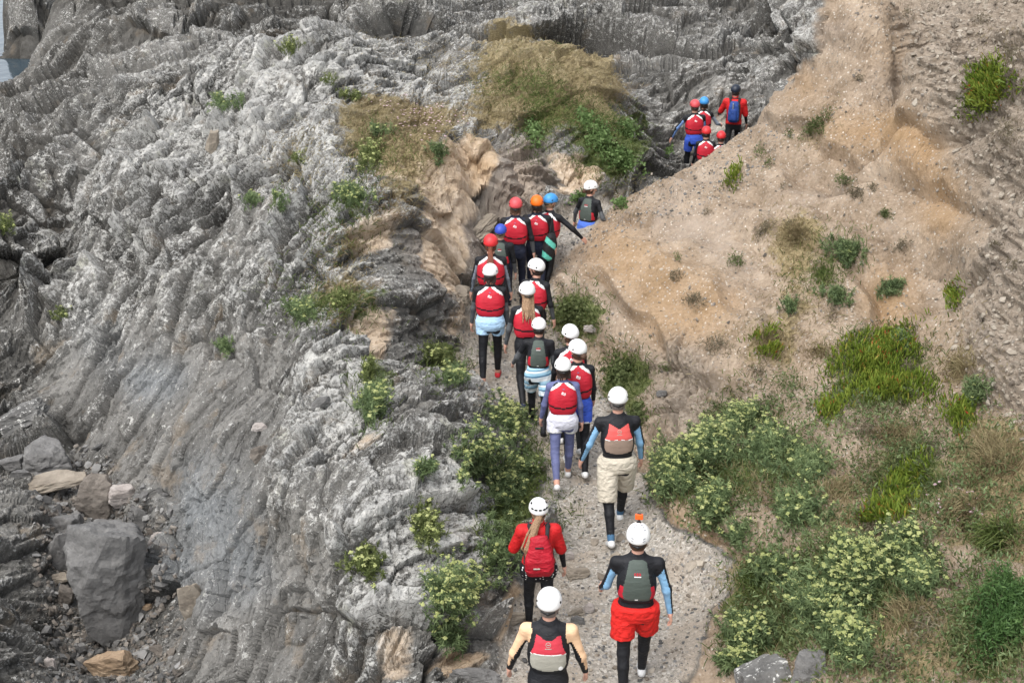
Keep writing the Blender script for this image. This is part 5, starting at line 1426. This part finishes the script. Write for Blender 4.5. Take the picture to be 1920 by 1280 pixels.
# shrubs on the earth slope
for sp, lb, n, m in [
 ((1530,238,42,14,-38), 'dark olive shrub slanting down the upper tan slope', 800, 'olive'), ((1478,252,9,9,0), 'tiny dark tuft left of the slanting shrub', 90, 'olive'),
 ((1583,340,16,13,0), 'round olive shrub below the slanting shrub', 260, 'olive'), ((1605,365,17,12,0), 'grey shrub just under the round olive one', 240, 'dry'),
 ((1660,405,13,11,0), 'grey green ball shrub right of the pair', 180, 'olive'), ((1635,352,9,9,0), 'small grey shrub between the pair and the hollow', 90, 'dry'),
 ((1425,290,14,20,20), 'olive tuft near the ridge by the far group', 140, 'olive'), ((1440,310,10,16,20), 'thin olive tuft under the ridge tuft', 90, 'olive'),
 ((1430,435,26,12,-40), 'brown shrub in the rill on the tan slope', 240, 'dry'), ((1325,400,7,7,0), 'tiny brown tuft on the left of the tan slope', 50, 'dry'),
 ((1270,485,8,10,0), 'tiny green tuft on the left of the tan slope', 60, 'olive'), ((1265,520,18,8,-20), 'brown twiggy shrub under the tiny green tuft', 120, 'dry'),
 ((1300,565,26,18,0), 'grey twiggy shrub low on the tan slope', 300, 'dry'), ((1375,490,20,10,-20), 'olive shrub in the middle of the tan slope', 170, 'olive'),
 ((1385,495,10,10,0), 'small dark shrub beside the middle olive one', 80, 'olive'), ((1470,350,8,7,0), 'speck of shrub in the middle of the upper slope', 50, 'dry'),
 ((1690,465,22,9,-20), 'brown shrub at the edge of the hollow', 150, 'dry'), ((1540,250,9,7,0), 'little tuft at the end of the slanting shrub', 60, 'olive'),
 ((1480,420,10,9,0), 'brown tuft above the dry grass patch', 70, 'dry'), ((1610,150,9,8,0), 'dark tuft near the top of the cliff', 70, 'dry'),
 ((1560,590,9,22,0), 'dry upright twig clump above the ice plant', 120, 'dry'), ((1700,690,18,20,0), 'pale twiggy shrub at the top of the ice plant mat', 160, 'dry'),
 ((1890,250,30,44,0), 'grey twiggy shrub on the cliff under the ice plant cushion', 520, 'dry'), ((1895,110,24,40,20), 'dry brown shrub right of the ice plant cushion', 380, 'dry'),
 ((1840,40,20,20,0), 'grey shrub at the top of the right cliff', 160, 'dry'), ((1700,25,12,16,0), 'grey tuft high on the cliff by the crevice', 90, 'dry'),
 ((1745,20,12,12,0), 'faint grey tuft at the top edge of the cliff', 80, 'dry'), ((1870,460,14,12,0), 'grey tuft on the layered cliff', 70, 'dry'),
 ((1900,500,14,14,0), 'brown tuft low on the layered cliff', 80, 'dry'), ((1250,690,14,10,0), 'small green brown tuft on the shale', 80, 'olive'),
 ((1340,650,40,24,0), 'grey twiggy shrub patch left of the yellow ice plant', 340, 'dry'), ((1620,810,36,26,0), 'brown woody shrub under the ice plant mat', 320, 'dry'),
 ((1750,840,30,24,0), 'dark woody shrub above the dark green ice plant', 280, 'dry'), ((1640,1000,36,24,0), 'grey matted shrub left of the yellowing ice plant', 300, 'dry'),
 ((1730,1180,50,44,0), 'brown matted shrub beside the dense bush', 520, 'dry'), ((1660,1250,40,30,0), 'dark brown shrub at the bottom right edge', 340, 'dry'),
 ((1330,780,30,20,-20), 'olive scrub just above the bank samphire', 220, 'olive'), ((1480,720,40,30,0), 'olive scrub left of the ice plant mat', 300, 'olive'),
 ((1420,700,26,18,0), 'brown scrub under the straggling ice plant', 180, 'dry')]:
    leafy(sp, lb, n, .13 if n > 100 else .08, m, (.025, .055), 'dry_shrub' if m == 'dry' else 'olive_shrub', 'shrub', 'shrubs on the earth slope', .25)
# tufts
tuft((1420,1095,44,34,0), 'brown and green grass tuft at the right path edge', 900, .24, 'grass')
tuft((1490,440,32,34,0), 'dry straw grass patch on the tan slope', 700, .18)
tuft((1440,640,40,26,0), 'dry grass fringe by the sparse ice plant', 500, .16)
tuft((1545,520,34,34,0), 'thin upright grass beside the glaucous plant', 500, .18, 'grass')
tuft((1870,1010,44,30,-30), 'long arching green grass at the right edge', 420, .42, 'grass', spread=.6, w=.012, droop=.5)
tuft((1860,860,56,50,0), 'tall pale dry grass on the right bank', 1100, .34)
tuft((1800,960,50,34,0), 'dry flowering grass below the tall pale grass', 700, .26)
tuft((1680,820,60,22,0), 'brown drooping grass beneath the ice plant lobe', 700, .22)
tuft((1570,920,60,26,0), 'brown drooping grass over the bare earth pocket', 700, .22)
tuft((1620,1035,40,26,0), 'dry grass above the umbel covered samphire', 500, .22)
tuft((1690,1160,60,40,0), 'dark dry grass around the brown matted shrub', 700, .26)
tuft((1800,690,40,34,0), 'pale grass right of the large ice plant mat', 500, .24)
tuft((1540,660,40,24,0), 'thin straw grass left of the ice plant mat', 360, .16)
tuft((655,465,30,30,0), 'brown grass on the ledge below the turf', 300, .14, 'drygrass')

# ------------------------------------------------------------------ ground cover nobody could count
def scatter_px(mask, n, dmin=9, dmax=34, extra=None):
    out_p, out_n, got = [], [], 0
    for _ in range(14):
        px_ = rng.uniform(-120, 2040, 60000); py_ = rng.uniform(-100, 1420, 60000)
        P0, N0 = hit(px_, py_)
        dep = project(P0)[2]
        w = sample(mask, px_ + perlin(P0[:, 0] * 3, P0[:, 1] * 3, P0[:, 2] * 3, 80) * 18, py_ + perlin(P0[:, 0] * 3, P0[:, 1] * 3, P0[:, 2] * 3, 81) * 14) * (dep / 24) ** 2 * np.clip((dep < dmax) & (dep > dmin), 0, 1)
        k = rng.uniform(0, 1, len(w)) < w
        P0 = P0[k]; P0 = P0 + rng.normal(size=P0.shape) * [.015, .015, 0]
        out_p.append(P0); out_n.append(N0[k]); got += k.sum()
        if got >= n: break
    P0 = np.concatenate(out_p)[:n]; N0 = np.concatenate(out_n)[:n]
    return P0, N0
P0, N0 = scatter_px(ZN['drygrass'], 24000); n = len(P0)
wind = np.array([.5, .0, 0])
tn = np.clip(.4 + .5 * perlin(P0[:, 0] * 1.1, P0[:, 1] * 1.1, P0[:, 2] * 1.1, 95) + rng.normal(size=n) * .17, 0, 1)
tag(leaf_obj('dry_grass', [strips(P0, up(N0, .5) + wind + rng.normal(size=(n, 3)) * .45, rng.uniform(.04, .17, n), .009, rng.uniform(.2, .7, (n, 1)), tn)], 'drygrass'), 'brown dry grass and turf on the hillock and ledges', 'grass', None, 'stuff')
P0, N0 = scatter_px(ZN['green'], 22000); n = len(P0)
tn = np.clip(.4 + .4 * perlin(P0[:, 0] * 3, P0[:, 1] * 3, P0[:, 2] * 3, 96) + rng.normal(size=n) * .17, 0, 1)
tag(leaf_obj('green_grass', [strips(P0, up(N0, .5) + rng.normal(size=(n, 3)) * .5, rng.uniform(.05, .20, n), .010, .35, tn)], 'grass'), 'short green grass and ground plants between the clumps', 'grass', None, 'stuff')
P0, N0 = scatter_px(np.maximum(zone([(800,225,60,14,5),(740,205,30,10,0)], 3), zone([(1800,950,60,40,0,.3),(1690,1010,30,20,0,.2)], 3)), 170)
n = len(P0)
tag(leaf_obj('thrift', [domes(P0 + N0 * .05, up(N0, .3), rng.uniform(.012, .024, n), rng.uniform(.2, 1, n))], 'pink'), 'pale pink thrift heads in the turf', 'flowers', None, 'stuff')

# ------------------------------------------------------------------ stones
def stone_mat(name, stops, lich=None):
    g = NT_(name)
    a = g.noise(4, 7, .65, g.mapping((1, 1, 2.2))); c = g.noise(28, 7, .7); t = g.attr('tint')
    v = g.math('ADD', g.math('MULTIPLY', a, .55), g.math('ADD', g.math('MULTIPLY', c, .25), g.math('MULTIPLY', t[0], .2)))
    col = g.ramp(v, stops)
    if lich: col = g.mix(g.math('MULTIPLY', g.sstep(lich, lich + .03, g.noise(13, 9, .7)), .85), col, (.55, .545, .51))
    h = g.math('ADD', a, g.math('MULTIPLY', c, .5))
    return g.fin(col, .88, g.bump(h, .8, .03), .2)
SM = {
 'grey': stone_mat('grey_slate', [(.3, (.075, .073, .07)), (.5, (.15, .146, .14)), (.7, (.25, .245, .235))]),
 'dark': stone_mat('dark_slate', [(.3, (.08, .078, .075)), (.5, (.14, .137, .132)), (.7, (.22, .215, .205))]),
 'pale': stone_mat('pale_stone', [(.3, (.24, .21, .19)), (.5, (.36, .325, .30)), (.7, (.48, .44, .41))]),
 'tan': stone_mat('tan_stone', [(.3, (.15, .125, .10)), (.5, (.26, .225, .18)), (.7, (.38, .335, .275))]),
 'brown': stone_mat('brown_stone', [(.3, (.085, .074, .064)), (.5, (.16, .14, .12)), (.7, (.25, .225, .195))]),
 'orange': stone_mat('orange_stone', [(.3, (.19, .135, .085)), (.5, (.33, .24, .16)), (.7, (.47, .37, .265))]),
 'speckled': stone_mat('speckled_rock', [(.3, (.06, .058, .056)), (.5, (.13, .127, .12)), (.7, (.22, .215, .205))], .57),
}
def _icos(sub):
    bm = bmesh.new(); bmesh.ops.create_icosphere(bm, subdivisions=sub, radius=1)
    V = np.array([v.co[:] for v in bm.verts]); F = np.array([[v.index for v in f.verts] for f in bm.faces]); bm.free(); return V, F
ICO5, ICO1 = _icos(5), _icos(1)
def boulder(px, py, w, h, rot, mat, label, thick=.7, name='boulder', sink=.25, seed=0, cuts=14, boxy=.5):
    P0, N0 = hit(np.array([px]), np.array([py + h * .25])); P0 = P0[0]; N0 = N0[0]
    ppm = FPX / project(P0)[2]; W, Hh = w / ppm, h / ppm
    rg = np.random.default_rng(1000 + int(px * 7 + py) + seed)
    V, F = ICO5; V = V.copy(); d = np.full(len(V), 9.0)
    nrm = [np.array(v, float) for v in ((1, 0, 0), (-1, 0, 0), (0, 1, 0), (0, -1, 0), (0, 0, 1), (0, 0, -1))]
    nrm = [v + rg.normal(size=3) * .19 for v in nrm] + [rg.normal(size=3) for _ in range(cuts)]
    for i, v in enumerate(nrm):
        v = v / np.linalg.norm(v); c = V @ v; off = rg.uniform(.60, .82) if i < 6 else rg.uniform(.62, .92)
        d = np.minimum(d, np.where(c > .05, off / np.maximum(c, .05), 9))
    d = np.minimum(d, 1.25)
    d = d + .08 * fbm(V[:, 0] * 2 + seed, V[:, 1] * 2 + px * .1, V[:, 2] * 3, 5, 3) + .025 * np.abs(perlin(V[:, 0] * 6, V[:, 1] * 6, V[:, 2] * 9, 5))
    V = V * d[:, None] / .75
    V = V * [W / 2, W / 2 * thick if thick < 1 else Hh / 2 * .8, Hh / 2]
    # tilt in the picture plane about the view-ish axis, then lean back on the ground
    a = rad(-rot); R = np.array([[math.cos(a), 0, -math.sin(a)], [0, 1, 0], [math.sin(a), 0, math.cos(a)]])
    V = V @ R.T
    yw = rg.uniform(-.25, .25); R = np.array([[math.cos(yw), -math.sin(yw), 0], [math.sin(yw), math.cos(yw), 0], [0, 0, 1]]); V = V @ R.T
    c = at_d(px, py, project(P0)[2]); 
    lowest = V[:, 2].min()
    T = .5 + .5 * perlin(V[:, 0] * 3, V[:, 1] * 3, V[:, 2] * 8, 8)
    o = link(name, np_mesh(name, V, F, SM[mat], smooth=False, attrs={'tint': np.stack([T] * 3, 1)}))
    gz = terrain_z(c[0], c[1]); o.location = (c[0], c[1], gz - lowest - sink * Hh)
    return tag(o, label, 'rock', 'loose rocks lying in the gully and along the path')
boulder(212,1135,140,200,4,'dark','big dark grey block standing on an orange stone in the gully',.8,sink=.07)
boulder(212,1247,84,54,0,'orange','orange brown stone under the big dark grey block',1.2)
boulder(95,925,120,26,-13,'tan','long tan banded slab lying across the gully',.35,'rock_slab')
boulder(180,935,66,78,10,'brown','arched brown boulder at the right end of the long tan slab',.8)
boulder(122,985,62,58,0,'grey','grey block below the long tan slab',.8)
boulder(112,1040,44,96,6,'grey','upright grey slab above the small tan chip',.7,'rock_slab')
boulder(106,1081,38,18,-10,'tan','small flat tan chip at the foot of the upright slab',1.1,'rock_slab')
boulder(124,1118,30,40,10,'brown','egg shaped brown stone left of the big dark block',.9)
boulder(205,996,72,40,0,'grey','pale grey flat slab above the big dark block',1.4,'rock_slab')
boulder(232,926,60,46,0,'pale','pale pinkish flat stone right of the arched boulder',1.2,'rock_slab')
boulder(292,988,42,54,15,'pale','pale pinkish slab on the edge of the smooth rock',.8,'rock_slab')
boulder(256,962,46,76,12,'grey','leaning grey slab between the two pale stones',.6,'rock_slab')
boulder(85,878,90,74,0,'grey','broad grey boulder behind the long tan slab',.9)
boulder(45,768,80,42,-15,'speckled','white speckled rock near the dark pool',.9)
boulder(25,868,46,32,0,'grey','light grey flat stone at the left edge',1.1,'rock_slab')
boulder(56,866,24,12,0,'pale','thin pale stone lying on the flat grey one',1.0,'rock_slab')
boulder(38,885,38,26,5,'grey','grey stone under the thin pale one',1.0)
boulder(92,1240,24,44,0,'pale','pale upright stone at the bottom left',.8)
boulder(88,1205,26,30,0,'grey','grey stone above the pale upright one',.9)
boulder(272,1010,26,18,0,'brown','small brown stone beside the pale grey slab',1.0)
boulder(268,1075,18,14,0,'orange','small orange stone right of the dark block',1.0)
boulder(300,1200,40,26,10,'brown','brown stone right of the orange one',1.0)
boulder(360,1110,44,90,-8,'tan','tan pillar of rock low on the smooth slab',.6)
boulder(486,801,30,16,-8,'pale','pale stone lodged in a notch of the left rock',1.0,'rock_slab',.1)
boulder(484,850,36,30,-35,'brown','flat brown slab leaning in the notch',.5,'rock_slab',.1)
boulder(600,758,34,18,-25,'grey','flat grey slab on the lichen covered rock',1.0,'rock_slab',.15)
boulder(400,272,22,46,18,'tan','tan slab leaning on the upper lichen rock',.5,'rock_slab',.1)
boulder(1428,1268,104,58,-5,'speckled','white speckled boulder at the bottom beside the pale ledge',.9)
boulder(1521,1246,64,70,10,'grey','plain grey boulder right of the speckled one',.8)
boulder(888,1270,96,34,2,'grey','flat grey slab left of the man at the bottom',1.2,'rock_slab')
boulder(960,1160,60,24,0,'tan','tan step stone left of the path',1.2,'rock_slab')
boulder(1062,1040,24,18,0,'pale','pale stone on the path right of the red jacket',1.0)
boulder(1082,1074,40,24,0,'tan','flat tan stone near the hand of the red jacket woman',1.3,'rock_slab')
boulder(1105,1140,20,17,0,'pale','round pink stone in the middle of the path',1.0)
boulder(1079,1146,30,12,-15,'tan','thin tan stone left of the round pink one',1.0,'rock_slab')
boulder(1083,1160,26,18,0,'grey','grey stone below the thin tan one',1.2)
boulder(1104,632,24,12,0,'pale','pale stone at the foot of the dirt slope',1.0)
boulder(855,524,52,32,-5,'tan','tan block at the foot of the outcrop left of the line',.9)
boulder(1285,850,30,16,0,'tan','tan stone in the plants at the bank edge',1.0)
boulder(1325,1088,14,7,0,'pale','small pale stone near the right path edge',1.0)
boulder(1240,740,20,14,0,'grey','grey stone on the shale right of the path',1.0)
boulder(895,385,90,30,-40,'tan','overhanging tan ledge at the top of the outcrop',.8,'rock_slab',.2)

def stones(name, mask, n, s0, s1, mat, label, dmin=9, dmax=33):
    P0, N0 = scatter_px(mask, n, dmin, dmax); n = len(P0)
    V0, F0 = ICO1; m = len(V0)
    s = s0 * (s1 / s0) ** (rng.uniform(0, 1, n) ** 2.2)
    th = rng.uniform(0, 6.28, n); fl = rng.uniform(.35, .8, n)
    V = V0[None] * (1 + rng.normal(size=(n, m, 1)) * .26) * s[:, None, None] * np.stack([rng.uniform(.8, 1.5, n), np.ones(n), fl], 1)[:, None, :]
    c, sn = np.cos(th)[:, None], np.sin(th)[:, None]
    V = np.stack([V[..., 0] * c - V[..., 1] * sn, V[..., 0] * sn + V[..., 1] * c, V[..., 2]], -1)
    # lie along the slope
    N = N0 / np.linalg.norm(N0, axis=1, keepdims=True); ax = np.stack([N[:, 2], np.zeros(n), -N[:, 0]], 1); ax /= np.linalg.norm(ax, axis=1, keepdims=True); ay = np.cross(N, ax)
    V = V[..., :1] * ax[:, None] + V[..., 1:2] * ay[:, None] + V[..., 2:] * N[:, None] + (P0 + N * (s * .15)[:, None])[:, None]
    F = (F0[None] + (np.arange(n) * m)[:, None, None]).reshape(-1, 3)
    T = np.repeat(np.clip(rng.normal(.5, .9, n), -1, 2), m)
    o = link(name, np_mesh(name, V.reshape(-1, 3), F, SM[mat], smooth=False, attrs={'tint': np.stack([T] * 3, 1)}))
    tag(o, label, 'stones', None, 'stuff')
bare = np.clip(ZN['dirt'] - ZN['green'] - .5 * ZN['drygrass'], 0, 1)
stones('gravel', ZN['path'], 6000, .005, .022, 'tan', 'loose pale gravel and chips on the path', 9, 24)
stones('gravel', ZN['path'], 4000, .006, .026, 'grey', 'grey chips among the path gravel', 9, 24)
stones('slope_stones', bare, 4000, .005, .024, 'tan', 'small stones bedded in the tan earth slope')
stones('slope_stones', bare, 900, .005, .026, 'brown', 'darker stones bedded in the earth slope')
stones('rock_chips', np.clip(ZN['buttress'], 0, 1), 4000, .010, .045, 'tan', 'slaty chips sticking out of the layered cliff')
stones('scree', ZN['scree'], 3500, .008, .045, 'brown', 'brown scree between the boulders in the gully')
stones('scree', ZN['scree'], 1600, .01, .07, 'grey', 'grey slate chips in the gully')
stones('gravel', ZN['path'], 80, .025, .08, 'tan', 'bigger slate pieces lying on the path', 9, 20)
# low growth filling the lower bank
BANK = zone([[(1240,880),(1330,790),(1420,740),(1560,720),(1700,760),(1920,820),(2000,1320),(1360,1320),(1340,1210),(1420,1150),(1400,1060),(1330,1000),(1250,960)]], 6)
BANK = np.clip(BANK * (.5 + 1.0 * ZN['green'] + .4 * ZN['drygrass']) - ZN['tan'], 0, 1)
for nm, mt, cnt, hg, lb in (('undergrowth', 'olive', 48000, .13, 'mixed olive undergrowth covering the lower bank'), ('undergrowth', 'samphire', 34000, .11, 'blue green seedlings and leaves between the clumps on the bank'), ('undergrowth', 'drygrass', 8000, .16, 'dry stalks among the bank plants')):
    P0, N0 = scatter_px(BANK, cnt, 9, 22); n = len(P0)
    lump = .5 + .5 * perlin(P0[:, 0] * 2.6, P0[:, 1] * 2.6, P0[:, 2] * 2.6, 98 + cnt % 7)
    k = rng.uniform(0, 1, n) < np.clip(lump * 1.5 - .2, .05, 1); P0, N0, lump = P0[k], N0[k], lump[k]; n = len(P0)
    st = mt == 'drygrass'
    q = 0 if st else rng.uniform(0, hg, n) * (.3 + lump)
    tag(leaf_obj(nm, [strips(P0 + up(N0, .7) * (q[:, None] if not st else 0), up(N0, .6) * (1.2 if st else .5) + rng.normal(size=(n, 3)) * (.35 if st else .7), rng.uniform(.10, .24, n) if st else rng.uniform(.03, .07, n), .006 if st else rng.uniform(.010, .020, n), .3 if st else .1, np.clip(.25 + .45 * lump + rng.normal(size=n) * .18, 0, 1))], mt), lb, 'undergrowth', None, 'stuff')
# still dark pool at the left edge
pl = at_z(-10, 790, -1.62)
t = np.linspace(0, 2 * math.pi, 28, endpoint=False); rr = 1 + .2 * np.sin(3 * t) + .1 * np.sin(5 * t + 1)
V = np.concatenate([[[0, 0, 0]], np.stack([np.cos(t) * rr * .55, np.sin(t) * rr * .9, np.zeros(28)], 1)])
o = link('pool', np_mesh('pool', V, np.array([(0, 1 + i, 1 + (i + 1) % 28) for i in range(28)]), MW_)); o.location = pl; tag(o, kind='structure')
